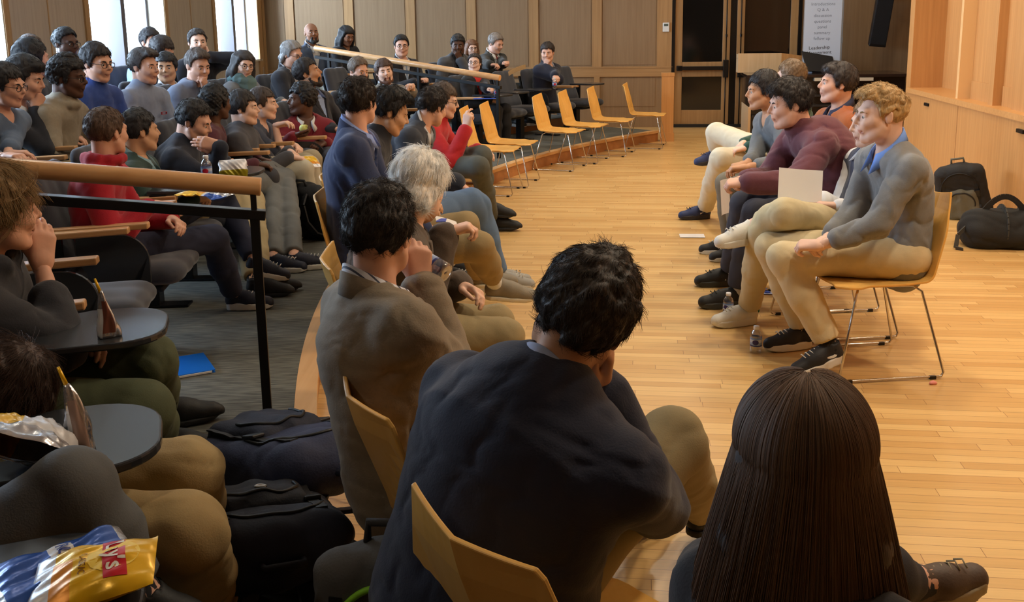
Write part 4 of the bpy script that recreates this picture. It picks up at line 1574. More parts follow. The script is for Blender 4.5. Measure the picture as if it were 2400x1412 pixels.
    for hip, kn, an, fd, sp in lg:
        if sock:
            S = Solid().cone(an - up * .01, an + unit(kn - an) * sp.get('sockh', .10), .040 * s, .042 * s, .01)
            S.cone(an, an + fd * .06 - up * .03, .036, .03, .01)
            solid_obj('sock', S, .01, mat('sock %d %d %d' % tuple(sock), sock, .9), root, off)
        uc, slc, kd = shoes
        fu = sp.get('fup', up)
        fdir = unit(fd - fu * (fd @ fu)) if 'fup' in sp else unit(V(fd[0], fd[1], 0) if an[2] < fz + .12 else fd)
        fu = unit(fu - fdir * (fu @ fdir))
        fx = np.cross(fdir, fu)
        M3 = np.stack([fx, fdir, fu], 1) * s
        o_ = an - fu * .085 * s - fdir * .048 * s
        mu, ms = shoe_mesh(kd, .006 if hvox < .0055 else .009)
        sh_ = SM().add(mu, 0, (M3, o_)).build('shoe', mat('shoe %d %d %d' % tuple(uc), uc, .6, bump=.15, bscale=200), root, off)
        SM().add(ms, 0, (M3, o_)).build('sole', mat('sole %d %d %d' % tuple(slc), slc, .6), sh_, off)
        sp['_M'] = (M3, o_, sh_)
        if kd == 'sneak' and hvox < .0055:      # laces
            mb = MB()
            for j in range(5):
                y_ = .105 + .022 * j; z_ = .103 - .105 * (y_ - .1) + .002
                mb.tube([(-.022, y_, z_ - .010), (0, y_ + .006, z_ + .001), (.022, y_, z_ - .010)], .0024, 6)
            SM().addmb(mb, 0, (M3, o_)).build('laces', mat('laces %d' % slc[0], slc, .8), sh_, off)
    g.update(root=root, off=off, HM=HM, Hc=Hc, hands=hands, legs=lg, f0=f0, r0=r0, fab=fab, garment=garment)
    return g


def stripe_mat(base, stripe, sc=260, wdt=.18, axis=(1, 1, 0)):
    key = ('stripe', tuple(base), tuple(stripe), sc)
    if key in _M: return _M[key]
    m = bpy.data.materials.new('striped cloth'); m.use_nodes = True
    nt = m.node_tree; N_ = nt.nodes.new; L = nt.links.new
    b = nt.nodes['Principled BSDF']; b.inputs['Roughness'].default_value = .7
    tc = N_('ShaderNodeTexCoord'); wv = N_('ShaderNodeTexWave'); wv.inputs['Scale'].default_value = sc / 6.28 * .55; wv.bands_direction = 'DIAGONAL'
    L(tc.outputs['Object'], wv.inputs['Vector'])
    cr = N_('ShaderNodeValToRGB'); cr.color_ramp.interpolation = 'CONSTANT'
    cr.color_ramp.elements[0].color = srgb(*base); cr.color_ramp.elements[1].position = 1 - wdt; cr.color_ramp.elements[1].color = srgb(*stripe)
    L(wv.outputs[0], cr.inputs[0]); L(cr.outputs[0], b.inputs['Base Color'])
    _M[key] = m
    return m
# ================================================================ the people in the hall
def hr_(line='short', top=.020, side=.009, **k):
    d = dict(line=line, top=top, side=side, n=900, len=.026, rad=.0011, lift=.30, messy=.45, curl=.004)
    d.update(k)
    return d


def near(**k):
    d = hr_(n=7000, rad=.00045, len=.035, csc=3.0, curl=.006)
    d.update(k)
    return d


def long_hair(length=.30, vol=1.0, n=0, rad=.0006, sc=None, bob=False, front=True):
    def f(root, off, HM, Hc, m, rng):
        S = Solid()
        sh = .92 if n else 1.0
        S.ell((0, -0.020, 0.040), (0.086 * vol * sh, 0.104 * vol * sh, 0.090 * sh), None, 0.02)
        for sg in (-1, 1):
            yb = -.05
            S.cone((sg * .050, -.045, .05), (sg * .072 * vol, yb, -.10), .040 * sh, .042 * sh, .03)
            S.cone((sg * .072 * vol, yb, -.10), (sg * (.075 if not n else .105) * vol, yb - .02, -length), .044 * sh, (.034 if not n else .040) if not bob else .02, .03)
            if front:
                S.cone((sg * .062, .030, .06), (sg * .082, .012, -.06), .022, .026, .02)
                S.cone((sg * .082, .012, -.06), (sg * .085, .02, -length * (.8 if not bob else .75)), .028, .022, .02)
        S.cone((0, -.06, .03), (0, -.075, -length), .066 * vol * sh, .052 * vol, .04)
        S.fn(lambda X, Y, Z: np.maximum(np.maximum(.035 - Y - .25 * np.maximum(Z - .03, 0), Z - .062 + 5 * np.maximum(np.abs(X) - .02, 0) * .12), np.abs(X) - .060 + .25 * np.maximum(Z, 0)), '-', .01)
        vq = S.mesh(.007 if not n else .006, folds(.006 if not n else .002, 1.6, 11))
        o = SM().add(vq, 0, (HM, Hc)).build('hair', m, root, off)
        if n:
            hair_fall(o, off, HM, Hc, n, length, vol, rad, sc, rng)
    return f


def hair_fall(o, off, HM, Hc, n, length, vol, rad, sc, rng):
    """long strands: from the crown and parting over the skull, then hanging"""
    k = 26
    az = rng.uniform(-2.35, 2.35, n)                     # 0 = back of the head
    depth = rng.uniform(.95, 1.10, n)
    a0 = rng.uniform(0.05, 1.1, n)
    P = np.zeros((n, k, 3))
    ph = rng.uniform(0, 6.28, n); am = rng.uniform(.001, .006, n)
    lock = np.floor(az * 9) ; lr = np.sin(lock * 12.9898) * .5
    L = length * rng.uniform(.9, 1.12, n)
    front = np.clip((np.abs(az) - 1.5) / .8, 0, 1)
    for j, t in enumerate(np.linspace(0, 1, k)):
        a = a0 + (math.radians(97) - a0) * np.clip(t / .28, 0, 1)
        h = np.clip((t - .28) / .72, 0, 1)
        rx, ry = .090 * vol * depth, .110 * vol * depth
        x = np.sin(az) * np.sin(a) * rx
        y = -.018 - np.cos(az) * np.sin(a) * ry
        z = .042 + np.cos(a) * .094 * depth - h * L
        x = x * (1 + 1.5 * h * (1 - .2 * h)) + (am * np.sin(7 * t + ph) + .006 * lr) * h
        y = y - front * .06 * h + .035 * h * np.cos(az) + am * np.cos(5 * t + ph) * h
        P[:, j] = np.stack([x, y, z], 1)
    strands('hair_strands', P @ HM.T + Hc, rad, strand_mat(sc or (66, 50, 42), .5), o, off)


K = lambda px, py, z: at(px, py, z=z)
LEG = lambda k, a, **kw: dict(knee=k, ank=a, **kw)
PEOPLE = []


def sit_on_chair(g, ang, label, group='yellow ply chairs under the audience', back=.13):
    p = g['H'] + V(math.cos(math.radians(ang)), math.sin(math.radians(ang)), 0) * back
    chair(p[0], p[1], ang, label, group)


def sit_on_seat(g, ang, label, tab='down', sh=(0, 0)):
    p = g['H'] + V(math.cos(math.radians(ang)), math.sin(math.radians(ang)), 0) * .10 + V(sh[0], sh[1], 0)
    z = floor_z(r_of(p))
    return seat(p[0], p[1], z, ang, label, tab)


def facing(g):
    d = CEN - g['H'][:2]
    return math.degrees(math.atan2(d[1], d[0]))


BLK, DBR, WHT = (26, 24, 26), (40, 32, 28), (222, 222, 226)
NAVYSH = ((28, 32, 50), (216, 214, 208), 'sneak')
BLKSH = ((22, 22, 24), (34, 34, 36), 'dress')
far = dict(vox=.014, hvox=.006)
mid = dict(vox=.012, hvox=.0055)


def aud(label, *a, tab='down', seatlab=None, **k):
    g = person(label, *a, **k)
    g['seat'] = sit_on_seat(g, facing(g), seatlab or ('grey upholstered seat under the ' + label.replace('person in ', 'person in ')), tab)
    return g


G = 'audience in the tiered seats'
# ---- second row, left
aud('person in slate blue shirt and black glasses at the left edge, hands clasped', 15, 203, r=1.70, hs=.92, hy=-5, hp=8, by=-5, lean=8, skin='fair', hairc=(30, 29, 33), hair=hr_('fringe', .026, .014), glasses=(20, 20, 22), top=dict(k='sweater', c=(86, 104, 130), sl=(.6, .6)), pants=(60, 62, 72), arms=(dict(at=(16, 366, 4.95), hd=(.9, -.3, 0)), dict(at=(14, 366, 4.8), hd=(.9, .3, 0))), seatlab='seat of the bespectacled boy at the left edge', **mid)
aud('person in black sweater and white collar resting chin on a fist', 58, 186, r=2.0, hs=1.08, hy=4, hp=14, by=0, lean=12, skin='fair', hairc=(30, 27, 28), hair=hr_('fringe', .030, .014, quiff=.004), top=dict(k='sweater', c=(26, 29, 38), shirt=(214, 218, 228)), arms=('rest', dict(k='chin', curl=1.1)), seatlab='seat of the boy in black with chin on fist', **mid)
aud('person in dark jacket with black hair turned away behind the chin resting boy', 76, 140, r=2.5, hs=1.12, hy=50, by=10, skin='fair', hairc=(26, 26, 30), hair=hr_('short', .026, .016, nape=True), top=dict(k='zip', c=(34, 36, 44)), seatlab='seat of the black haired boy turned away', **mid)
aud('person with light brown hair mostly hidden behind a black haired head', 73, 119, r=2.95, hs=1.0, hy=-40, skin='pale', hairc=(98, 84, 76), hair=hr_('high', .014, .010), top=dict(k='sweater', c=(90, 96, 104)), seatlab='upper row seat of the half hidden fair boy', **far)
aud('person in teal grey fleece and glasses in the upper row by the window pier', 155, 103, r=2.95, hs=1.05, hy=-25, hp=4, by=-10, skin='dark', hairc=(24, 23, 26), hair=hr_('high', .016, .008), glasses=(20, 20, 24), top=dict(k='zip', c=(98, 128, 134)), seatlab='upper row seat of the man in teal fleece', **far)
aud('person in beige fleece and glasses seen in profile with short curly black hair', 160, 183, r=1.82, hs=1.06, hy=0, by=-5, hp=6, lean=10, skin='dark', hairc=(28, 26, 28), hair=hr_('short', .034, .018, curl=.008, csc=4), glasses=(40, 36, 36), top=dict(k='zip', c=(146, 136, 118), collarbulk=.022, v=.16), pants=(36, 38, 46), arms=('thigh', 'thigh'), seatlab='seat of the boy in beige fleece', **mid)
aud('person in bright blue jacket and glasses in front of the window', 227, 150, r=1.88, hs=1.06, hy=-22, hp=6, by=-12, skin='fair', hairc=(38, 34, 36), hair=hr_('short', .030, .016), glasses=(40, 40, 46), top=dict(k='zip', c=(44, 72, 146), wide=1.05), arms=('lap', 'lap'), seatlab='seat of the boy in bright blue jacket', **mid)
g8 = aud('person in pale blue grey fleece pullover with a small red chest badge', 338, 158, r=1.88, hs=1.08, hy=-18, hp=3, by=-20, skin='fair', hairc=(56, 48, 45), hair=hr_('high', .026, .009, quiff=.012), top=dict(k='zip', c=(134, 146, 170)), pants=(70, 72, 80), arms=('lap', 'lap'), seatlab='seat of the boy in pale fleece', **mid)
aud('person in charcoal sweater and white collar looking straight at the camera', 390, 160, r=2.3, hs=1.06, hy=-78, by=-35, skin='asian', hairc=(26, 25, 28), hair=hr_('fringe', .024, .012), top=dict(k='sweater', c=(64, 64, 70), shirt=(220, 222, 226), vdep=.12), seatlab='seat of the boy looking at the camera', **mid)
aud('person in light blue shirt with dark hair against the bright window', 354, 100, r=2.95, hs=1.06, hy=-35, by=-10, lean=14, skin='fair', hairc=(46, 42, 44), hair=hr_('short', .024, .010), top=dict(k='sweater', c=(142, 172, 214)), seatlab='upper row seat in front of the bright window', **far)
aud('person with tousled dark hair hidden behind the charcoal sweater', 379, 121, r=2.55, hs=1.05, hy=-10, hp=25, skin='fair', hairc=(50, 44, 44), hair=hr_('fringe', .026, .014), top=dict(k='sweater', c=(52, 56, 66)), seatlab='upper row seat of the tousled boy', **far)
aud('person in grey hoodie covering the nose with one hand', 463, 156, r=1.8, hs=1.08, hy=-38, hp=12, by=-25, lean=12, skin='fair', hairc=(74, 62, 56), hair=hr_('high', .028, .008, quiff=.010), top=dict(k='hoodie', c=(112, 122, 144)), arms=(dict(k='chin', curl=.9), 'lap'), seatlab='seat of the boy covering his nose', **mid)
aud('person in black suit jacket with raised hand against the pier by the window', 463, 100, r=2.85, hs=1.1, hy=-60, by=-35, skin='pale', hairc=(56, 50, 48), hair=hr_('high', .012, .006), top=dict(k='jacket', c=(30, 31, 40), shirt=(200, 204, 214)), arms=(dict(k='cheek', pole=(.2, -1, -.3)), 'lap'), seatlab='upper row seat of the black suited man', **far)
aud('person with long dark hair, glasses and a grey green scarf', 571, 152, r=1.88, hs=1.04, hy=-52, hp=12, hr=-8, by=-25, sex='f', skin='pale', hairc=(40, 34, 34), hair=dict(long=long_hair(.22, 1.0)), glasses=(70, 66, 66), top=dict(k='sweater', c=(112, 118, 126), scarf=(104, 132, 136)), arms=('rest', 'rest'), seatlab='seat of the woman in the scarf', **mid)
# ---- first row, boys
SEATOF = {}
gF1 = aud('person in bright red sweater seen from behind with crossed navy trousers', 252, 312, r=.92, hs=.90, s=.95, hy=62, by=8, lean=4, skin='fair', hairc=(84, 66, 56), hair=hr_('short', .016, .008, back=.010, n=2500, rad=.0007), top=dict(k='sweater', c=(168, 24, 44), collarbulk=.017, cb=.03), pants=(40, 44, 66), shoes=NAVYSH, sock=None,
    arms=('lap', dict(at=(352, 480, 4.35), hd=(.9, -.3, -.1))), legs=[LEG(K(515, 452, .68), K(598, 612, .34), fd=V(1, .15, -.25), sockh=.1), LEG(K(500, 560, .60), K(548, 690, .235), fd=V(1, .05, 0))], vox=.010, hvox=.005, seatlab='seat of the boy in the red sweater')
gF2 = aud('person in dark green sweater with a checked shirt collar', 328, 309, r=.98, hs=.92, s=.95, hy=38, by=8, skin='asian', hairc=(32, 33, 38), hair=hr_('short', .022, .009, n=2000, rad=.0008), top=dict(k='sweater', c=(38, 62, 58), shirt=(134, 170, 186)), pants=(176, 160, 124), shoes=BLKSH, arms=('lap', 'lap'),
    legs=[LEG(K(592, 468, .58), K(612, 655, .235)), LEG(K(562, 470, .60), K(596, 660, .235))], vox=.011, hvox=.0052, tab='up', seatlab='seat of the boy in the dark green sweater')
gF3 = aud('person in black quarter zip hiding the mouth behind the back of a hand', 455, 287, r=.85, hs=.97, s=.97, hy=-2, hp=20, by=2, lean=10, skin='fair', hairc=(30, 29, 32), hair=hr_('high', .030, .010, n=1600), top=dict(k='zip', c=(26, 31, 46)), pants=(104, 106, 106), shoes=NAVYSH, sock=None,
    arms=('rest', dict(at=(516, 343, 5.40), hd=(-.9, .1, .25), n=(.2, .95, .3), curl=.25, pole=(.9, .2, -.9))), legs=[LEG(K(668, 418, .60), K(690, 602, .235)), LEG(K(640, 396, .66), K(640, 606, .235))], vox=.011, hvox=.005, tab='up', seatlab='seat of the boy in the black quarter zip')
aud('person in maroon sweater with a black afro facing away', 507, 244, r=1.0, hs=.93, hy=50, by=10, lean=8, skin='dark', hairc=(22, 21, 23), hair=hr_('short', .034, .022, nape=True, curl=.008, csc=4), top=dict(k='sweater', c=(80, 34, 46)), pants=(60, 60, 66), arms=('thigh', 'thigh'), seatlab='seat of the boy in the maroon sweater', **mid)
aud('person in dark grey turtleneck with pale profile and pale khaki trousers', 571, 255, r=.95, hs=1.0, hy=2, by=0, lean=-4, skin='pale', hairc=(36, 32, 32), hair=hr_('fringe', .024, .014), top=dict(k='zip', c=(70, 70, 76)), pants=(186, 178, 158), arms=('lap', 'thigh'), legs=dict(f=.05, out=4), seatlab='seat of the boy in the grey turtleneck', **mid)
gF6 = aud('person in dark polo shirt propping chin on a bare forearm', 617, 245, r=.95, hs=.98, hy=2, by=-5, lean=10, skin='pale', hairc=(62, 52, 48), hair=hr_('fringe', .022, .012), top=dict(k='polo', c=(58, 66, 84)), pants=(160, 148, 122), arms=('lap', dict(k='chin', hd=(.9, .0, .2), n=(.1, 0, 1), curl=.5, pole=(.3, .2, -1))), seatlab='seat of the boy in the polo shirt', **mid)
gF7 = aud('person in crimson sweater with white collar holding a bitten apple', 706, 236, r=.85, hs=1.02, hy=-148, hp=-4, by=-65, skin='dark', hairc=(22, 20, 22), hair=hr_('short', .036, .022, curl=.008, csc=4), top=dict(k='sweater', c=(122, 30, 44), shirt=(214, 214, 212), cs=.9), pants=(70, 70, 76), arms=('lap', dict(at=(688, 318, 7.62), hd=(.3, -.9, .1), n=(0, 0, -1), curl=.6)), seatlab='seat of the boy eating an apple', **mid)
# ---- adults further along the rows
J = lambda c, sh, tie=None, **k: dict(k='jacket', c=c, shirt=sh, tie=tie, **k)
aud('person with grey hair and glasses in a dark suit looking down', 684, 129, r=1.88, hs=1.08, hy=-25, hp=14, by=-15, skin='fair', hairc=(132, 130, 130), hair=hr_('old', .020, .014, nape=True), glasses=(60, 56, 56), top=J((40, 42, 50), (196, 198, 206)), pants=(40, 42, 50), arms=('lap', 'lap'), seatlab='seat of the grey haired man in glasses', **mid)
aud('person with dark beard in black suit and blue shirt looking upward', 722, 173, r=.95, hs=1.02, hy=-2, hp=-16, by=-20, lean=-14, skin='tan', hairc=(34, 29, 29), hair=hr_('short', .022, .012), beard=(38, 31, 29), top=J((33, 35, 45), (138, 158, 198)), pants=(33, 35, 45), arms=('rest', 'rest'), seatlab='seat of the dark bearded man', **mid)
aud('person with shaved head and beard in slate blue suit', 730, 78, r=2.95, hs=1.05, hy=-62, hp=-4, by=-40, skin='brown', hairc=None, hair=None, beard=(34, 30, 28), top=J((64, 80, 106), (206, 208, 212)), pants=(168, 164, 150), arms=('thigh', 'thigh'), seatlab='upper row seat of the bald man', **far)
aud('person with long black hair in black top looking down', 813, 84, r=2.95, hs=1.0, hy=-48, hp=22, by=-40, sex='f', skin='brown', hairc=(22, 20, 22), hair=dict(long=long_hair(.30, 1.0)), top=dict(k='sweater', c=(26, 26, 30)), pants=(30, 30, 34), arms=('lap', 'lap'), seatlab='upper row seat of the woman in black', **far)
aud('person in black suit, pale tie and black rimmed glasses facing the camera', 941, 109, r=1.88, hs=1.06, hy=-78, by=-45, skin='fair', hairc=(26, 24, 26), hair=hr_('high', .022, .009), glasses=(18, 18, 20), top=J((29, 31, 40), (212, 216, 222), (150, 172, 202)), pants=(30, 32, 40), arms=(dict(l=(.33, -.08, .22)), dict(l=(.33, .08, .22))), seatlab='seat of the man in black rimmed glasses', **far)
aud('person with receding brown hair in grey green jacket glancing down', 840, 166, r=.95, hs=.99, hy=-42, hp=14, by=-30, lean=-12, skin='fair', hairc=(98, 84, 72), hair=hr_('old', .016, .012), top=J((102, 108, 104), (150, 156, 150)), pants=(130, 128, 116), arms=('lap', 'lap'), seatlab='seat of the man in the grey green jacket', **mid)
aud('person with reddish beard in grey tweed jacket, hands raised together', 901, 169, r=.95, hs=1.0, hy=-72, hp=-2, hr=8, by=-40, lean=-12, skin='pale', hairc=(70, 50, 40), hair=hr_('fringe', .022, .016, nape=True), beard=(92, 58, 42), top=J((108, 102, 92), (206, 206, 210), (44, 30, 34)), pants=(46, 44, 44), arms=(dict(at=(968, 216, 9.55), hd=(.3, .5, .7), curl=.9), dict(at=(950, 220, 9.5), hd=(.3, -.3, .8), curl=.9)), seatlab='seat of the red bearded man', **mid)
aud('person in grey suit and grey sweater with hand near chin', 1073, 106, r=1.55, hs=1.06, hy=-85, hp=8, by=-55, lean=14, wide=1.1, fat=.3, skin='dark', hairc=(22, 20, 22), hair=hr_('short', .016, .008), beard=(24, 21, 21), top=J((76, 77, 82), (96, 94, 92)), pants=(70, 70, 76), arms=(dict(k='chin', curl=.8), 'thigh'), seatlab='seat of the man in grey suit', **far)
aud('person with auburn bob and glasses behind the grey suited man', 1106, 113, r=2.45, hs=.98, hy=-72, hp=6, by=-45, sex='f', skin='pale', hairc=(110, 74, 50), hair=dict(long=long_hair(.10, 1.02, bob=True)), glasses=(60, 40, 36), top=dict(k='sweater', c=(74, 70, 66)), pants=(50, 50, 54), arms=('lap', 'lap'), seatlab='seat of the woman with auburn bob', **far)
gA10 = aud('person with grey hair in dark suit and red tie reading a paper', 1162, 102, r=1.72, hs=1.08, hy=-40, hp=20, by=-40, skin='fair', hairc=(124, 114, 106), hair=hr_('old', .016, .010), top=J((46, 48, 48), (222, 224, 226), (122, 44, 50)), pants=(44, 46, 46), arms=(dict(at=(1208, 176, 11.75), hd=(.5, .3, .1), curl=.8), dict(at=(1188, 180, 11.7), hd=(.7, -.1, .0), curl=.8)), seatlab='seat of the man reading a paper', **far)
gA11 = aud('person in black blazer and scarlet top with glasses behind the rail end', 1112, 149, r=1.0, hs=.94, hy=-98, hp=-8, by=-40, sex='f', skin='pale', hairc=(42, 32, 30), hair=hr_('high', .012, .010, nape=True), glasses=(50, 36, 36), top=dict(k='jacket', c=(26, 26, 30), vdep=.30, vw=.10, inner=(200, 48, 44)), pants=(26, 26, 30), arms=(dict(at=(1146, 216, 11.35), hd=(.9, .1, 0), curl=.8), 'lap'), tab='up', seatlab='seat with blue papers on its tablet behind the rail', **far)
gA12 = aud('person in navy blazer with a fist on the chin beside the wall panels', 1283, 124, r=.95, hs=1.06, hy=-100, hp=8, by=-40, lean=6, skin='fair', hairc=(40, 30, 26), hair=hr_('short', .022, .010), top=J((28, 33, 52), (164, 174, 194), (104, 114, 134)), pants=(156, 146, 122), shoes=((50, 40, 34), (40, 34, 30), 'dress'), arms=(dict(at=(1300, 180, 12.75), hd=(.5, .3, -.3), curl=.8), dict(k='chin', curl=1.2)), legs=[LEG(K(1338, 212, .66), K(1312, 262, .30), fd=V(.5, -.8, -.1)), LEG(K(1318, 214, .62), K(1328, 288, .24), fd=V(.6, -.7, 0))], seatlab='seat of the man with fist on chin', **far)

# ---- the row of stacking chairs on the floor, seen from behind
gM1 = person('person in navy blazer and blue shirt seen from behind, upright', 842, 241, Y=4.75, hs=.93, s=.98, hy=66, by=0, lean=2, wide=1.0, skin='fair', hairc=(40, 32, 29), hair=near(line='short', top=.022, side=.010, n=3500, rad=.0007), top=J((36, 50, 88), (134, 156, 214), cs=.5), pants=(150, 130, 92), shoes=((128, 120, 104), (206, 196, 170), 'dress'), sock=(214, 214, 210),
    arms=('lap', 'thigh'), legs=[LEG(K(1090, 528, .64), K(1120, 640, .22), fd=V(1, .1, 0)), LEG(K(1122, 578, .60), K(1160, 664, .36), fd=V(1, .15, -.12), hem=.03)], vox=.0095, hvox=.005)
sit_on_chair(gM1, 0, 'yellow ply chair under the man in navy blazer and blue shirt')
gM2 = person('person in black jacket with black hair looking down in profile', 914, 264, Y=5.4, hs=1.0, hy=14, hp=22, by=0, lean=14, skin='asian', hairc=(28, 26, 27), hair=near(line='high', top=.032, side=.010, quiff=.014, n=3500, rad=.0007), top=dict(k='zip', c=(28, 30, 38)), pants=(92, 116, 148), shoes=((150, 148, 142), (196, 190, 176), 'sneak'), arms=('thigh', 'thigh'), legs=[LEG(K(1105, 470, .60), K(1165, 640, .09)), LEG(K(1120, 482, .56), K(1172, 646, .10))], vox=.010, hvox=.005)
sit_on_chair(gM2, 0, 'yellow ply chair under the man in jeans')
gM3 = person('person in dark blue grey blazer leaning far forward with head turned away', 1014, 252, Y=6.25, hs=.95, s=1.0, hy=48, hp=18, by=-8, lean=32, wide=1.08, skin='fair', hairc=(38, 31, 29), hair=near(line='short', top=.020, side=.010, n=3000, rad=.0008), top=J((44, 49, 60), (196, 200, 208)), pants=(190, 182, 164), arms=('thigh', dict(at=(1074, 428, 5.95), hd=(.7, 0, -.6), curl=.6)), vox=.010, hvox=.005)
sit_on_chair(gM3, -6, 'yellow ply chair under the man in blue grey blazer')
gM4 = person('person in red jacket and glasses speaking with a raised hand', 1040, 238, Y=7.6, hs=1.06, hy=-4, hp=10, by=-10, lean=10, skin='pale', hairc=(70, 56, 46), hair=hr_('fringe', .024, .014, n=1500), glasses=(40, 36, 36), top=dict(k='zip', c=(186, 34, 40)), pants=(82, 84, 78), shoes=BLKSH, sock=(28, 28, 30), arms=('thigh', dict(at=(1093, 302, 7.35), hd=(.15, 0, 1), n=(-.4, .9, 0), curl=[.7, .5, .9, 1.1], pole=(.3, .5, -1))), legs=[LEG(K(1128, 366, .66), K(1140, 478, .22), fd=V(1, -.2, -.1)), LEG(K(1122, 392, .60), K(1152, 512, .10), fd=V(1, -.15, 0))], vox=.010, hvox=.0052)
sit_on_chair(gM4, -8, 'yellow ply chair under the speaker in red')
gM5 = person('person with white hair in brown jacket bending over a card', 984, 440, Y=3.5, hs=1.0, s=1.0, hy=66, hp=24, by=10, lean=16, wide=1.06, fat=.4, skin='pale', hairc=(246, 238, 226), hair=near(line='old', top=.024, side=.018, back=.024, nape=True, n=9000, len=.05, rad=.0006, messy=.12, lift=.05, svar=.08, sc=(255, 252, 246), crown=(.0, .0, .12)), top=J((82, 70, 60), (60, 54, 50)), pants=(150, 134, 98), arms=('lap', dict(at=(1040, 548, 3.55), hd=(.8, 0, .2), curl=.8)), vox=.008, hvox=.0045, shoes=BLKSH)
sit_on_chair(gM5, 8, 'yellow ply chair under the white haired man')
gM6 = person('person in tan tweed jacket and striped shirt drinking from a water bottle', 890, 548, Y=2.32, hs=.93, s=.93, hy=74, hp=2, hr=4, by=32, lean=-4, side=-3, wide=1.0, skin='fair', hairc=(42, 37, 36), hair=near(line='short', top=.024, side=.009, back=.016, n=9000, len=.026, curl=.007, messy=.5, lift=.2, rad=.00045), top=J((134, 121, 103), (214, 216, 228), (112, 34, 46), stripes=(60, 66, 90), cuffs=[], v=.16, cs=.5), pants=(70, 64, 58), arms=('thigh', dict(at=(985, 672, 2.42), hd=(.1, -.25, 1), n=(-.2, 1, .1), curl=[.55, .6, .7, .8], thumb=.3, pole=(.3, .35, -1))), vox=.0065, hvox=.004, shoes=BLKSH)
chair(-.07, 2.20, 26, 'yellow ply chair under the man in tan tweed', 'yellow ply chairs under the audience')
gM7 = person('person in dark navy suit jacket with head tilted to one side', 1364, 742, Y=1.82, hs=1.06, s=1.0, hy=76, hp=6, hr=24, by=44, lean=20, side=6, wide=1.26, fat=.2, skin='tan', hairc=(54, 45, 38), hair=near(line='short', top=.022, side=.010, back=.016, n=12000, len=.024, curl=.007, messy=.4, lift=.15, rad=.0004), top=J((27, 32, 54), (176, 190, 226), v=.06), pants=(142, 128, 94), arms=('thigh', dict(k='cheek')), legs=[LEG(K(1450, 1080, .62), K(1500, 1180, .12)), LEG(K(1575, 1038, .70), K(1640, 1190, .12))], vox=.0065, hvox=.004, shoes=BLKSH)
chair(.14, 1.66, 43, 'yellow ply chair under the man in dark navy suit', 'yellow ply chairs under the audience')
gM8 = person('person with very long straight brown hair seen from behind', 1880, 1085, Y=1.2, hs=.92, s=.84, wide=.9, hy=78, by=50, sex='f', lean=4, skin='fair', hairc=(52, 39, 33), hair=dict(long=long_hair(.58, 1.0, n=24000, rad=.0005, sc=(104, 80, 62), front=False)), top=dict(k='sweater', c=(40, 38, 42)), pants=(40, 40, 46), shoes=((84, 68, 58), (168, 156, 128), 'sneak'), arms=('lap', 'lap'), legs=[LEG(K(1950, 1300, .60), K(1990, 1300, .12)), LEG(K(2010, 1330, .62), K(2140, 1365, .50), fd=V(.95, .35, .12))], vox=.010, hvox=.005)
sit_on_chair(gM8, 50, 'yellow ply chair under the woman with long hair')

# ---- the panel on the right
gR1 = person('person with short blond hair in grey sweater and blue collar', 2064, 272, Y=4.5, hs=1.06, s=1.0, hy=178, hp=3, by=186, lean=8, slouch=.05, skin='pale', hairc=(170, 138, 92), hair=near(line='high', top=.022, side=.0015, back=.005, quiff=.013, fwd=.012, zmin=.052, n=5000, len=.018, rad=.0006, curl=.007, messy=.7), top=dict(k='sweater', c=(120, 120, 120), shirt=(112, 150, 224), vdep=.07, sl=(.72, .75), cs=1.0, fold=.009), pants=(206, 188, 150), shoes=((32, 33, 38), (222, 220, 216), 'sneak'), sock=(30, 30, 32),
    arms=(dict(at=(1925, 575, 4.32), hd=(.75, .55, -.1), n=(.2, -.4, 1), curl=.8), dict(at=(1935, 562, 4.45), hd=(.75, -.5, -.1), n=(.2, .4, 1), curl=.8)),
    legs=[LEG(K(1838, 606, .52), K(1948, 812, .135), fd=V(-1, -.22, -.27), tw=1.08), LEG(K(1806, 582, .52), K(1884, 776, .088), fd=V(-1, -.25, 0), tw=1.08)], vox=.0075, hvox=.0042)
sit_on_chair(gR1, 186, 'yellow ply chair under the blond man in grey')
gR2 = person('person in navy vest and white shirt holding a sheet, largely hidden by the blond man', 2043, 288, Y=5.1, hs=1.03, hy=182, hp=8, by=186, lean=-12, skin='pale', hairc=(120, 92, 62), hair=hr_('short', .018, .008), top=dict(k='vest', c=(38, 50, 76), shirt=(226, 228, 232), cuffs=[0]), pants=(200, 184, 146), shoes=((222, 220, 212), (214, 210, 200), 'sneak'), sock=(226, 226, 226),
    arms=(dict(at=(1968, 485, 4.85), hd=(.95, .2, .1), curl=.7), dict(at=(1930, 468, 5.05), hd=(.8, .3, .2), curl=.7)),
    legs=[LEG(K(1838, 500, .70), K(1768, 528, .60), fd=V(-1, -.25, -.12), hem=.02), LEG(K(1790, 545, .58), K(1756, 722, .090), fd=V(-1, -.3, 0))], vox=.009, hvox=.005)
gR2['legs'][0][4]['x'] = 1
sit_on_chair(gR2, 186, 'yellow ply chair under the man in the navy vest')
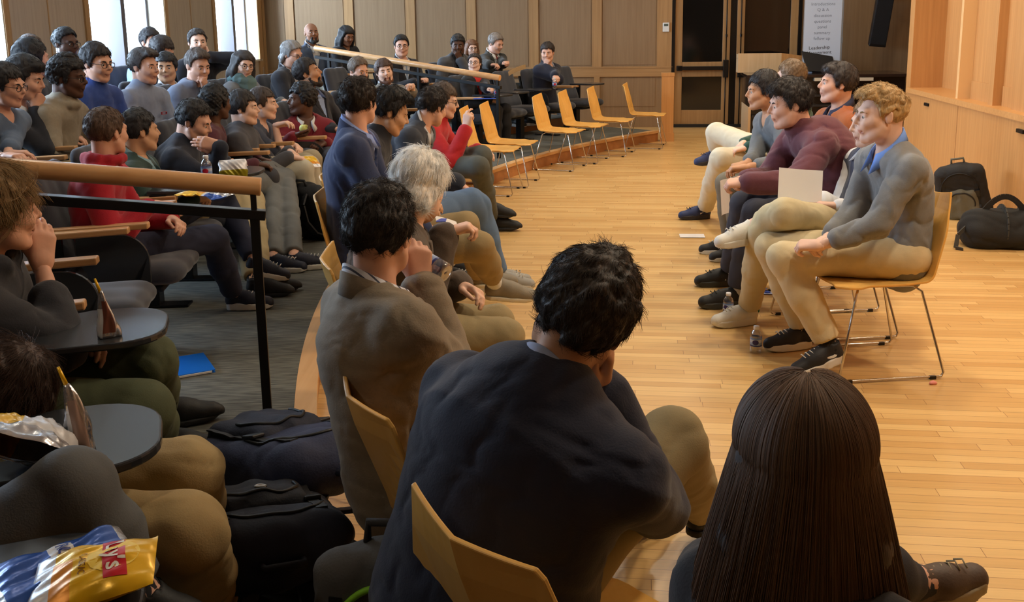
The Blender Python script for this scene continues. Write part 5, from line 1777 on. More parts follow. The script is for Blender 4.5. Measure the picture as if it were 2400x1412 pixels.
gR3 = person('person in maroon quarter zip leaning forward with folded hands', 1850, 246, Y=5.55, hs=1.10, s=1.05, hy=182, hp=8, by=186, lean=30, slouch=.07, wide=1.1, fat=.6, armw=1.18, skin='fair', hairc=(44, 38, 36), hair=near(line='short', top=.026, side=.012, quiff=.008, n=4500, rad=.0007), top=dict(k='zip', c=(98, 52, 62), v=.12, fold=.008), pants=(54, 54, 64), shoes=((28, 28, 28), (52, 54, 50), 'sneak'), sock=(200, 200, 200),
    arms=(dict(at=(1752, 428, 5.18), hd=(.85, .5, -.1), n=(.3, -.3, 1), curl=.8), dict(at=(1752, 418, 5.45), hd=(.85, -.5, 0), n=(.3, .3, 1), curl=.8)), legs=[LEG(K(1772, 500, .56), K(1728, 684, .090), fd=V(-1, -.1, 0), tw=1.1), LEG(K(1745, 480, .56), K(1712, 636, .090), fd=V(-1, -.1, 0), tw=1.1)], vox=.0085, hvox=.0045)
sit_on_chair(gR3, 186, 'yellow ply chair under the man in maroon')
gR4 = person('person in rust orange sweater with a navy collar', 1962, 198, Y=6.35, hs=1.05, hy=176, hp=-4, by=188, lean=-2, skin='fair', hairc=(46, 38, 36), hair=hr_('short', .026, .012, quiff=.006, n=2500, rad=.0008), top=dict(k='sweater', c=(164, 90, 46), shirt=(40, 46, 74)), pants=(120, 108, 84), arms=('thigh', 'thigh'), vox=.010, hvox=.005)
sit_on_chair(gR4, 188, 'yellow ply chair under the man in rust orange')
gR5 = person('person in heather grey sweater with black hair leaning on the knees', 1788, 215, Y=6.75, hs=1.05, hy=182, hp=3, by=186, lean=22, skin='tan', hairc=(34, 30, 31), hair=hr_('short', .030, .014, n=2500, rad=.0008), top=dict(k='sweater', c=(106, 110, 114), sl=(.7, .7)), pants=(120, 112, 96), arms=(dict(at=(1752, 392, 6.3), hd=(.9, .3, -.1), curl=.6), dict(at=(1750, 384, 6.5), hd=(.9, -.3, -.1), curl=.6)), legs=dict(f=-.05), vox=.010, hvox=.005)
sit_on_chair(gR5, 186, 'yellow ply chair under the man in heather grey')
gR6 = person('person in dark green sweater with crossed cream trousers and blue running shoes', 1852, 182, Y=7.75, hs=1.05, hy=140, by=188, lean=-6, skin='pale', hairc=(116, 94, 70), hair=hr_('short', .026, .012, n=2500, rad=.0009), top=dict(k='sweater', c=(40, 76, 66), shirt=(220, 222, 226)), pants=(212, 204, 182), shoes=((38, 52, 96), (44, 44, 50), 'sneak'), sock=(214, 212, 206),
    arms=('thigh', 'lap'), legs=[LEG(K(1680, 312, .70), K(1682, 358, .52), fd=V(-1, -.35, -.08), tw=1.15), LEG(K(1690, 372, .58), K(1652, 488, .090), fd=V(-1, -.15, 0), tw=1.15)], vox=.010, hvox=.005)
sit_on_chair(gR6, 188, 'yellow ply chair under the man in cream trousers')

# ---- nearest students on the left
gN1 = person('person with straight blond hair in dark fleece propping the cheek on a hand', -8, 494, Y=2.65, hs=.98, s=.98, hy=38, hp=4, by=14, lean=10, skin='fair', hairc=(150, 124, 90), hair=near(line='fringe', top=.026, side=.016, back=.018, n=9000, len=.07, rad=.0005, messy=.12, lift=.10, sc=(156, 130, 94)), top=dict(k='hoodie', c=(42, 44, 52), sl=(1, .62)), pants=(76, 82, 58), shoes=BLKSH,
    arms=('lap', dict(at=(98, 628, 2.72), hd=(.05, -.35, 1), n=(.5, .9, 0), curl=.3, pole=(.6, .3, -1))), legs=[LEG(K(352, 850, .67), K(375, 950, .24), tw=1.1), LEG(K(330, 965, .65), K(375, 1020, .24), tw=1.1)], vox=.0075, hvox=.004)
gN1['seat'] = sit_on_seat(gN1, facing(gN1), 'grey seat with raised tablet under the blond boy', 'up')
gN2 = person('person with dark brown hair bent low over a tablet, khaki trousers', -2, 935, Y=2.0, hs=.92, s=.97, hy=14, hp=50, by=16, lean=42, skin='fair', hairc=(64, 47, 40), hair=near(line='fringe', top=.026, side=.016, back=.018, n=9000, len=.05, rad=.0004, messy=.2), top=dict(k='zip', c=(34, 35, 40)), pants=(178, 152, 106), shoes=BLKSH, arms=('lap', 'lap'), legs=[LEG(K(440, 1105, .66), K(470, 1250, .24), tw=1.08), LEG(K(438, 1252, .66), K(500, 1420, .24), tw=1.08)], vox=.008, hvox=.0045)
gN2['seat'] = sit_on_seat(gN2, facing(gN2), 'grey seat with dark tablet under the boy bent low', 'up', (.09, -.10))
gN3 = person('person in grey trousers at the bottom left corner, only the legs in view', -620, 620, Y=1.32, hs=1.0, s=.97, hy=20, by=18, skin='fair', hairc=DBR, hair=hr_(), top=dict(k='sweater', c=(60, 60, 66)), pants=(92, 94, 96), shoes=BLKSH, arms=(dict(l=(-.05, -.24, .10)), dict(l=(-.05, .22, .10))), legs=[LEG(K(172, 1150, .84), K(330, 1400, .62), fd=V(1, .0, -.3), tw=.95), LEG(K(190, 1330, .62), K(420, 1480, .24), tw=1.1)], vox=.009, hvox=.006)
gN3['seat'] = sit_on_seat(gN3, facing(gN3), 'grey seat with chip bags on its tablet', 'up', (.0, -.06))

# ---- chairs and seats nobody sits on
for i, (px, py, an, lab) in enumerate([(1320, 395, -22, 'empty yellow ply chair first of four by the far riser, nearest of them'), (1376, 378, -22, 'empty yellow ply chair second of the four by the far riser'), (1440, 362, -20, 'empty yellow ply chair third of the four by the far riser'), (1520, 345, -14, 'empty yellow ply chair beside the pilaster by the door')]):
    q = K(px, py, 0); chair(q[0] - .02, q[1] + .02, an, lab, 'empty yellow ply chairs')
for x, y, an, lab in [(-.17, 9.59, -12, 'empty yellow ply chair half hidden by the speaker in red'), (.01, 10.1, -15, 'empty yellow ply chair right behind the raised hand of the speaker')]:
    chair(x, y, an, lab, 'empty yellow ply chairs')
for dg, rr, lab, tab in [(189.6, .93, 'empty grey seat with wooden armrests behind the near handrail', 'down'), (192.2, .93, 'empty grey seat with folded black tablet nearest the near handrail', 'down'), (148.6, .95, 'empty black seat right of the far handrail end', 'up'), (146.0, .95, 'empty black seat second right of the far handrail end', 'up'), (139.9, .95, 'empty black seat beside the man with fist on chin', 'up'), (145.5, 1.95, 'empty dark seat in front of the wall panels', 'down'), (155.5, 1.95, 'empty dark seat left of the man in black rimmed glasses', 'down'), (149.9, 1.95, 'empty dark seat right of the man in black rimmed glasses', 'down')]:
    q = polar(rr, dg); d = CEN - q
    seat(q[0], q[1], floor_z(rr), math.degrees(math.atan2(d[1], d[0])), lab, tab)
# ================================================================ things on the floor, on tablets, in hands
def glass_mat(name, tint=(0.95, 0.97, 1.0), mixv=0.14):
    if name in _M: return _M[name]
    m = bpy.data.materials.new(name); m.use_nodes = True
    nt = m.node_tree; nt.nodes.clear(); N = nt.nodes.new
    o = N('ShaderNodeOutputMaterial'); t = N('ShaderNodeBsdfTransparent'); g = N('ShaderNodeBsdfGlossy'); x = N('ShaderNodeMixShader'); lw = N('ShaderNodeLayerWeight')
    lw.inputs[0].default_value = .35
    g.inputs['Roughness'].default_value = .06; t.inputs[0].default_value = tint + (1,)
    mr = N('ShaderNodeMapRange'); mr.inputs['To Min'].default_value = mixv; mr.inputs['To Max'].default_value = .75
    nt.links.new(lw.outputs['Facing'], mr.inputs[0]); nt.links.new(mr.outputs[0], x.inputs[0])
    nt.links.new(t.outputs[0], x.inputs[1]); nt.links.new(g.outputs[0], x.inputs[2]); nt.links.new(x.outputs[0], o.inputs[0])
    _M[name] = m
    return m


PET = glass_mat('clear bottle plastic')
CAPM = mat('white bottle cap', (232, 232, 236), .4)


def label_mat():
    m = bpy.data.materials.new('blue water label'); m.use_nodes = True
    nt = m.node_tree; N = nt.nodes.new; L = nt.links.new
    b = nt.nodes['Principled BSDF']; b.inputs['Roughness'].default_value = .35
    tc = N('ShaderNodeTexCoord'); sx = N('ShaderNodeSeparateXYZ'); L(tc.outputs['Object'], sx.inputs[0])
    cr = N('ShaderNodeValToRGB'); mr = N('ShaderNodeMapRange'); mr.inputs['From Min'].default_value = .030; mr.inputs['From Max'].default_value = .082
    L(sx.outputs[2], mr.inputs[0]); L(mr.outputs[0], cr.inputs[0]); cr.color_ramp.interpolation = 'CONSTANT'
    cr.color_ramp.elements[0].color = srgb(44, 58, 130); e = cr.color_ramp.elements
    e[1].position = .25; e[1].color = srgb(146, 172, 220)
    for p, c in ((.5, (196, 208, 232)), (.8, (120, 150, 208))):
        q = e.new(p); q.color = srgb(*c)
    L(cr.outputs[0], b.inputs['Base Color'])
    return m


LABM = label_mat()
REDP = mat('red label disc', (206, 40, 70), .4)
NAVP = mat('navy label oval', (44, 40, 110), .4)


def bottle(label, pos, axis=(0, 0, 1), turn=0, sc=1.0, group='small water bottles', disc=REDP):
    root = empty('water_bottle', pos)
    ax = Vector(axis).normalized()
    root.rotation_euler = (Vector((0, 0, 1)).rotation_difference(ax)).to_euler()
    tag(root, label, 'bottle', group)
    root.scale = (sc, sc, sc)
    prof = [(.004, .004), (.020, .0), (.028, .003), (.0295, .010), (.0285, .016), (.0295, .022), (.0295, .030), (.0285, .034), (.0285, .080), (.0295, .084), (.0285, .092), (.024, .104), (.015, .116), (.0125, .120), (.0125, .126)]
    MB().lathe(prof, n=28).build('bottle_body', PET, root)
    MB().lathe([(.0135, .121), (.0145, .123), (.0145, .136), (.0125, .138), (.0001, .138)], n=20).build('cap', CAPM, root)
    MB().lathe([(.0290, .036), (.0292, .037), (.0292, .079), (.0290, .080)], n=28).build('paper_label', LABM, root)
    vs, fs = [], []
    for k in range(5):
        for a in np.linspace(0, 6.2832, 21)[:-1]:
            q = turn + .55 * k / 4 * math.cos(a)
            vs.append((.0296 * math.cos(q), .0296 * math.sin(q), .058 + .013 * k / 4 * math.sin(a)))
    for k in range(4):
        for i in range(20): fs.append((k * 20 + i, k * 20 + (i + 1) % 20, (k + 1) * 20 + (i + 1) % 20, (k + 1) * 20 + i))
    MB().add(vs, fs, 0, True).build('label_emblem', disc, root)
    return root


bottle('upright water bottle on the wooden floor before the blond man, nearest the camera', K(1771, 826, 0), turn=-1.9, disc=NAVP)
bottle('water bottle on the floor behind the white sneaker', K(1706, 742, 0), turn=-2.3, disc=NAVP)
# bottle in the hand of the tweed jacket man
_h = gM6['W'][1]
bottle('tilted water bottle held to the mouth of the man in tan tweed', at(1046, 642, Y=2.44), unit(at(965, 597, Y=2.50) - at(1046, 642, Y=2.44)), turn=1.2, sc=.95)


def seat_pt(g, x, y, z=.678):
    return V(*(g['seat'].matrix_basis @ Vector((x, y, z))))


def wrinkled(W_, H_, T_, seed, m, name, root, n=34, amp=.004, crimp=True, mats=None, slot=None, curve=0.0, twist=0.0, openend=False):
    """filled snack bag: two skins swelling between crimped ends"""
    rg = np.random.RandomState(seed)
    ks = rg.normal(size=(7, 2)) * 60; ph = rg.uniform(0, 6, 7)

    def zt(u, v, sgn):
        e = max(0, (1 - abs(u) ** 2.6)) ** .6 * max(0, (1 - abs(v) ** 2.2)) ** .6
        w_ = sum(math.sin(ks[i][0] * u * W_ / 2 + ks[i][1] * v * H_ / 2 + ph[i]) for i in range(7)) / 3
        ridge = 1 - abs(math.sin(9 * u + 5 * v + ph[0]))
        return sgn * T_ / 2 * e + amp * w_ * (.25 + .75 * (1 - abs(v) ** 8)) + amp * .8 * ridge * e * sgn
    vs, fs, mi = [], [], []
    for sgn in (1, -1):
        for i in range(n + 1):
            for j in range(n + 1):
                u, v = -1 + 2 * i / n, -1 + 2 * j / n
                edge = 1 + .03 * math.sin(7 * v + seed) * abs(u) - .06 * abs(v) ** 4 * abs(u)
                x, y = u * W_ / 2 * edge, v * H_ / 2
                z = zt(u, v, sgn)
                if openend and v > .8: z += sgn * (v - .8) * T_ * 1.2
                if curve: z += curve * (1 - math.cos(u * 1.2)) ; 
                vs.append((x, y, z))
    N1 = (n + 1) ** 2
    for s_ in (0, 1):
        for i in range(n):
            for j in range(n):
                a = s_ * N1 + i * (n + 1) + j
                f = (a, a + n + 1, a + n + 2, a + 1)
                fs.append(f if s_ == 0 else f[::-1])
                u, v = -1 + 2 * (i + .5) / n, -1 + 2 * (j + .5) / n
                mi.append(slot(u, v, s_) if slot else 0)
    mb = MB(); mb.add(vs, fs, 0, True); mb.mi = mi
    o = mb.build(name, mats or m, root)
    return o, zt


FOIL = mat('silver foil', (196, 196, 200), .25, .9, bump=.4, bscale=60)
YELF = mat('yellow chip bag foil', (238, 186, 24), .28, .25, bump=.15, bscale=40, spec=.7)
BLUF = mat('blue chip bag foil', (40, 84, 170), .28, .3, bump=.2, bscale=40, spec=.7)
WHTF = mat('white chip bag print', (216, 216, 220), .35, .2, bump=.3, bscale=50)
REDF = mat('red logo print', (196, 24, 40), .35)
WHTL = mat('white lettering', (240, 236, 226), .4)
GOLDP = mat('orange bag print', (232, 150, 40), .35, .2)
BLKL = mat('black lettering', (24, 24, 28), .6)


def text_on(txt, size, x, y, rot, zf, m, name, root, lift=.0012, bold=.0):
    """lettering laid on a surface z = zf(x, y) in the parent's space"""
    c = bpy.data.curves.new(name, 'FONT'); c.body = txt; c.size = size; c.align_x = 'CENTER'; c.align_y = 'CENTER'; c.resolution_u = 3; c.offset = bold
    o = bpy.data.objects.new(name, c)
    COL.objects.link(o)
    dg = bpy.context.evaluated_depsgraph_get()
    me = bpy.data.meshes.new_from_object(o.evaluated_get(dg))
    bpy.data.objects.remove(o)
    bm = bmesh.new(); bm.from_mesh(me)
    bmesh.ops.triangulate(bm, faces=bm.faces)
    bmesh.ops.subdivide_edges(bm, edges=[e for e in bm.edges if e.calc_length() > size * .15], cuts=2)
    cr, sr = math.cos(rot), math.sin(rot)
    for v in bm.verts:
        X, Y = x + cr * v.co.x - sr * v.co.y, y + sr * v.co.x + cr * v.co.y
        v.co = (X, Y, zf(X, Y) + lift)
    bm.to_mesh(me); bm.free()
    me.materials.clear(); me.materials.append(m)
    return link(name, me, root)


def patch(pts, zf, m, name, root, lift=.0008, n=14):
    """thin printed quad draped on z = zf(x, y); pts: 4 corners"""
    p = [V(*q) for q in pts]
    vs, fs = [], []
    for i in range(n + 1):
        for j in range(n + 1):
            u, v = i / n, j / n
            q = p[0] * (1 - u) * (1 - v) + p[1] * u * (1 - v) + p[2] * u * v + p[3] * (1 - u) * v
            vs.append((q[0], q[1], zf(q[0], q[1]) + lift))
    for i in range(n):
        for j in range(n):
            a = i * (n + 1) + j; fs.append((a, a + n + 1, a + n + 2, a + 1))
    mb = MB(); mb.add(vs, fs, 0, True)
    return mb.build(name, m, root)


def lay_bag(pos, rz, tilt, label, W_=.15, H_=.20, T_=.05, seed=3, sc=1.0, logo=True):
    root = empty('chip_bag', pos, rz); root.rotation_euler = (tilt[0], tilt[1], rz); root.scale = (sc,) * 3
    tag(root, label, 'snack bag')
    o, zt = wrinkled(W_, H_, T_, seed, None, 'bag_body', root, mats=[YELF, WHTF, GOLDP], slot=lambda u, v, s_: (1 if v < -.62 else (2 if (v < -.28 and u > -.3) else 0)) if s_ == 0 else 0)
    zf = lambda x, y: zt(max(-1, min(1, 2 * x / W_)), max(-1, min(1, 2 * y / H_)), 1)
    if logo:
        mb = MB(); cx_, cy_, rr = -.005, .030, .036
        vs = [(cx_, cy_, zf(cx_, cy_) + .0006)] + [(cx_ + rr * math.cos(a), cy_ + rr * math.sin(a), zf(cx_ + rr * math.cos(a), cy_ + rr * math.sin(a)) + .0006) for a in np.linspace(0, 6.283, 33)[:-1]]
        mb.add(vs, [(0, 1 + i, 1 + (i + 1) % 32) for i in range(32)], 0, True); mb.build('logo_sun', mat('pale yellow print', (250, 214, 90), .35), root)
        patch([(-.052, .010), (.046, .020), (.046, .052), (-.052, .042)], zf, REDF, 'logo_banner', root, .0012)
        text_on("Lay's", .036, -.003, .031, .10, zf, WHTL, 'logo_lettering', root, .0020, .0006)
        text_on('CLASSIC', .014, .0, -.012, .0, zf, mat('brown lettering', (110, 60, 20), .5), 'flavour_lettering', root, .0014)
    return root


# near tablet with the yellow bag and the blue bag under it
t3 = seat_pt(gN3, .28, -.36)
pA = K(222, 1352, .845)
lay_bag((pA[0], pA[1], .850), math.radians(286), (math.radians(6), math.radians(4), 0), 'yellow chip bag with red banner logo lying on the nearest tablet', W_=.135, H_=.17, T_=.04, seed=5)
pB = K(150, 1335, .835)
root = empty('chip_bag', (pB[0], pB[1], .838), math.radians(-52)); tag(root, 'crumpled blue chip bag under the yellow bag on the nearest tablet', 'snack bag')
o, zt = wrinkled(.15, .20, .022, 9, None, 'bag_body', root, amp=.006, mats=[BLUF, FOIL, WHTF], slot=lambda u, v, s_: 1 if abs(v) > .86 else (2 if -.1 < v < .25 and abs(u) < .7 else 0))
zf = lambda x, y: zt(max(-1, min(1, 2 * x / .15)), max(-1, min(1, 2 * y / .20)), 1)
text_on('RUFFLES', .026, 0, .008, 0, zf, mat('blue lettering', (30, 50, 130), .4), 'logo_lettering', root, .002, .0005)
# open bag and standing foil bag on the second tablet
pC = K(70, 1062, .86)
root = empty('chip_bag', (pC[0], pC[1], .885), math.radians(195)); root.rotation_euler = (math.radians(14), math.radians(-22), math.radians(195)); tag(root, 'opened silver and yellow chip bag on the middle tablet', 'snack bag')
wrinkled(.17, .20, .075, 21, None, 'bag_body', root, amp=.006, mats=[WHTF, YELF, FOIL], slot=lambda u, v, s_: (2 if v > .45 else (0 if u < .25 else 1)), openend=True)


def foil_stand(pos, label, hgt, w0, seed, tip=(.0, .0), prints=((200, 60, 50), (96, 66, 44)), strip=True):
    """tall opened snack bag standing on its base, pinched towards a torn tip"""
    root = empty('snack_bag', pos); tag(root, label, 'snack bag')
    rg = np.random.RandomState(seed); n, k = 26, 18
    vs, fs, mi = [], [], []
    for i in range(k + 1):
        t = i / k
        r = w0 * (1 - t) ** .75 * (1 + .12 * math.sin(5 * t + seed)) + .004
        for j in range(n):
            a = 2 * math.pi * j / n
            q = r * (1 + .16 * math.sin(3 * a + 4 * t + seed) + .10 * math.sin(7 * a - 9 * t + seed * 2))
            vs.append((tip[0] * t * t + q * math.cos(a), tip[1] * t * t + .72 * q * math.sin(a), hgt * t))
    for i in range(k):
        for j in range(n):
            l = (j + 1) % n; fs.append((i * n + j, i * n + l, (i + 1) * n + l, (i + 1) * n + j))
            a = j / n; t = i / k
            mi.append(1 if (.55 < a < .72 and t < .6) else (2 if (.72 < a < .9 and .1 < t < .75) else (3 if .35 < a < .5 and .25 < t < .55 else 0)))
    fs.append(tuple(range(n))[::-1]); mi.append(0); fs.append(tuple(k * n + j for j in range(n))); mi.append(0)
    mb = MB(); mb.add(vs, fs, 0, True); mb.mi = mi
    mb.build('bag_body', [FOIL, WHTF, mat('bag print %d %d %d' % prints[0], prints[0], .35, .2), mat('bag print %d %d %d' % prints[1], prints[1], .35, .2)], root)
    mb = MB(); mb.tube([(tip[0], tip[1], hgt - .006), (tip[0] * 1.3 - .008, tip[1] * 1.2, hgt + .032)], [.005, .003], 8); mb.build('torn_strip', YELF, root)
    return root


pD = seat_pt(gN2, .22, -.10)
pD = K(190, 1055, .83)
foil_stand((pD[0], pD[1], .826), 'standing foil snack bag with yellow torn tip on the middle tablet', .135, .028, 4, (-.020, .012), ((150, 126, 116), (160, 140, 110)))
pE = K(254, 785, .83)
foil_stand((pE[0], pE[1], .826), 'standing foil snack bag on the tablet of the blond boy', .125, .024, 7, (-.012, .004), ((120, 70, 56), (80, 60, 48)))
# things on the tablets of the boys in green and black
q = K(457, 456, .84); lay_bag((q[0], q[1], .845), math.radians(80), (0, 0, 0), 'small yellow snack packet on a tablet under the handrail', W_=.10, H_=.17, T_=.018, seed=12, logo=False)
q = K(515, 458, .84)
root = empty('snack_wrapper', (q[0], q[1], .842), 1.2); tag(root, 'crumpled clear and blue wrapper beside the yellow packet', 'wrapper')
wrinkled(.12, .12, .014, 31, None, 'wrapper_foil', root, amp=.007, mats=[FOIL, BLUF], slot=lambda u, v, s_: 1 if u < -.4 else 0)
q = K(548, 412, .84)
root = empty('chip_bag', (q[0], q[1], .875), .5); root.rotation_euler = (math.radians(70), 0, .4); tag(root, 'upright silver and green chip bag in front of the grey knees', 'snack bag')
wrinkled(.15, .11, .05, 41, None, 'bag_body', root, amp=.006, mats=[WHTF, mat('olive green bag foil', (150, 140, 30), .3, .3), FOIL], slot=lambda u, v, s_: 1 if v < -.1 else 0)
q = K(486, 424, .83); bottle('water bottle on a tablet beside the handrail', (q[0], q[1], .828), turn=-1.5)
q = K(97, 384, .80)
root = empty('drink_flask', (q[0], q[1], .80)); tag(root, 'white drinking flask with a looped cap at the left', 'bottle')
MB().lathe([(.001, 0), (.034, 0), (.036, .01), (.036, .10), (.030, .11)], n=20).build('flask_body', WHITEP, root)
mb = MB(); mb.lathe([(.030, .108), (.032, .112), (.030, .128), (.001, .13)], n=20); mb.build('flask_cap', mat('grey flask cap', (120, 124, 134), .5), root)
mb = MB(); mb.tube([(-.02, 0, .128), (-.02, 0, .145), (.02, 0, .145), (.02, 0, .128)], .005, 8); mb.build('carry_loop', mat('grey flask cap', (120, 124, 134), .5), root)
q = at(727, 380, Y=7.0)
lay_bag(tuple(q), .6, (math.radians(25), 0, 0), 'small open yellow chip bag on the pale khaki lap', W_=.12, H_=.15, T_=.04, seed=17, logo=False)
# bitten apple
ha = gF7['hands'][1]; q = ha[1] + ha[0] @ V(0, .075, -.045)
S = Solid().ball((0, 0, .0), .036, .01); S.ball((0, 0, .042), .014, .02, '-'); S.ball((.034, -.02, .012), .020, .004, '-')
root = empty('apple', q); tag(root, 'bitten pale green apple in the hand of the boy in crimson', 'apple')
solid_obj('apple_flesh', S, .005, mat('pale green apple', (206, 208, 120), .45, var=.1, vscale=60), root)
mb = MB(); mb.tube([(0, 0, .025), (.004, 0, .044)], .0025, 6); mb.build('stem', mat('apple stem', (86, 62, 40), .8), root)
# bottles held further back
q = at(1163, 228, Y=11.5); bottle('water bottle standing by the scarlet top behind the rail end', (q[0], q[1], q[2]), turn=-1.5)
q = at(1300, 208, Y=12.6); bottle('water bottle held on the knee of the man with fist on chin', tuple(q), turn=-1.5)


# ---- paper
PAPER = mat('white paper', (232, 228, 226), .7)


def sheet(name, label, c, ex, ey, w_, h_, cat='paper', bend=.012, m=PAPER, layers=1):
    """sheet of paper with centre c and edge directions ex, ey (a slightly bowed stack)"""
    ex, ey = unit(V(*ex)), V(*ey); ey = unit(ey - ex * (ey @ ex)); nz = np.cross(ex, ey)
    root = empty(name, c); tag(root, label, cat)
    for l in range(layers):
        vs, fs = [], []; n = 8
        for s_ in (0, .0008):
            for i in range(n + 1):
                for j in range(n + 1):
                    u, v = -.5 + i / n, -.5 + j / n
                    vs.append(ex * u * w_ + ey * v * h_ + nz * (bend * (1 - 4 * u * u) + s_ + l * .002))
        N1 = (n + 1) ** 2
        for i in range(n):
            for j in range(n):
                a = i * (n + 1) + j; fs += [(a, a + n + 1, a + n + 2, a + 1), (N1 + a, N1 + a + 1, N1 + a + n + 2, N1 + a + n + 1)]
        mb = MB(); mb.add(vs, fs, 0, True); mb.build('page', m, root)
    return root


a_, b_, c_ = at(1822, 420, Y=4.95), at(1928, 428, Y=4.95), at(1900, 490, Y=4.9)
sheet('paper_sheet', 'white sheets held up by the man in the navy vest', at(1876, 434, Y=4.93), b_ - a_, c_ - at(1905, 408, Y=4.95), .225, .165, layers=2)
sheet('paper_sheet', 'white sheet lying on the floor under the raised white sneaker', K(1622, 553, .004), (1, -.1, 0), (.1, 1, 0), .19, .13, bend=.0)
sheet('paper_sheet', 'white paper hanging beside the dark trousers of the man in maroon', at(1700, 462, Y=6.1), (.6, .8, 0), (.1, 0, -1), .13, .22)
sheet('paper_sheet', 'white and blue leaflet on the floor under the second panel chair', K(1815, 684, .004), (1, -.1, 0), (.1, 1, 0), .22, .12, bend=0, m=mat('pale blue leaflet', (188, 200, 232), .6))
mb = MB(); q = K(1796, 684, 0); mb.box(q[0] - .022, q[0] + .012, q[1] - .05, q[1] + .05, .0065, .0085); o = mb.build('leaflet', mat('blue leaflet', (50, 90, 200), .5)); tag(o, 'blue folded leaflet on the floor under the second panel chair', 'leaflet')
q = K(2187, 902, 0); S = Solid().cone((q[0] - .012, q[1], .006), (q[0] + .014, q[1] + .004, .005), .006, .005); S.ball((q[0] + .002, q[1] + .008, .008), .006)
o = solid_obj('paper_scrap', S, .003, mat('pink scrap', (232, 150, 140), .7)); tag(o, 'tiny pink scrap on the floor behind the near panel chair', 'scrap')
sheet('greeting_card', 'white card with blue corner held by the white haired man', at(1046, 520, Y=3.62), (1, .2, -.35), (-.2, 1, .2), .085, .06, cat='card', bend=.002)
mb = MB(); q = at(1036, 521, Y=3.60); mb.box(q[0] - .02, q[0] + .016, q[1] - .03, q[1] + .03, q[2] + .006, q[2] + .0085); o = mb.build('mobile_phone', mat('blue phone face', (46, 66, 170), .3)); tag(o, 'small blue phone on the card of the white haired man', 'phone')
sheet('paper_sheet', 'tilted white paper read by the grey haired man in red tie', at(1212, 165, Y=11.6), (.92, .1, .36), (.1, .9, -.35), .22, .15)
q = at(1140, 231, Y=11.45)
sheet('paper_sheet', 'blue printed papers on the tablet behind the rail end', q, (1, 0, 0), (0, 1, 0), .30, .2, m=mat('blue printed paper', (60, 92, 190), .5), bend=0)
q = seat_pt(gF6, .1, -.3, .70)
# blue folder on the carpet
q = K(437, 862, .15)
root = empty('document_folder', (q[0], q[1], .15), math.radians(28)); tag(root, 'bright blue folder with white sheets on the grey carpet', 'folder')
mb = MB(); mb.box(-.10, .10, -.13, .13, .0, .003); mb.box(-.10, .10, -.13, .13, .011, .014); mb.box(-.103, -.10, -.13, .13, 0, .014); mb.build('folder_cover', mat('bright blue plastic', (30, 112, 214), .3), root)
mb = MB(); mb.box(-.097, .085, -.135, .125, .003, .011); mb.build('folder_sheets', PAPER, root)


# ---- bags
from mathutils.bvhtree import BVHTree


def drape(objs, pts, dy=.004):
    """polyline in (x, z) laid on the +y face of the meshes"""
    tr = []
    for o in objs:
        me = o.data
        tr.append(BVHTree.FromPolygons([v.co for v in me.vertices], [list(f.vertices) for f in me.polygons]))
    out = []
    for x, z in pts:
        best = None
        for t in tr:
            h_ = t.ray_cast(Vector((x, 1, z)), Vector((0, -1, 0)))
            if h_[0] is not None and (best is None or h_[0].y > best): best = h_[0].y
        if best is not None: out.append((x, best + dy, z))
    return out


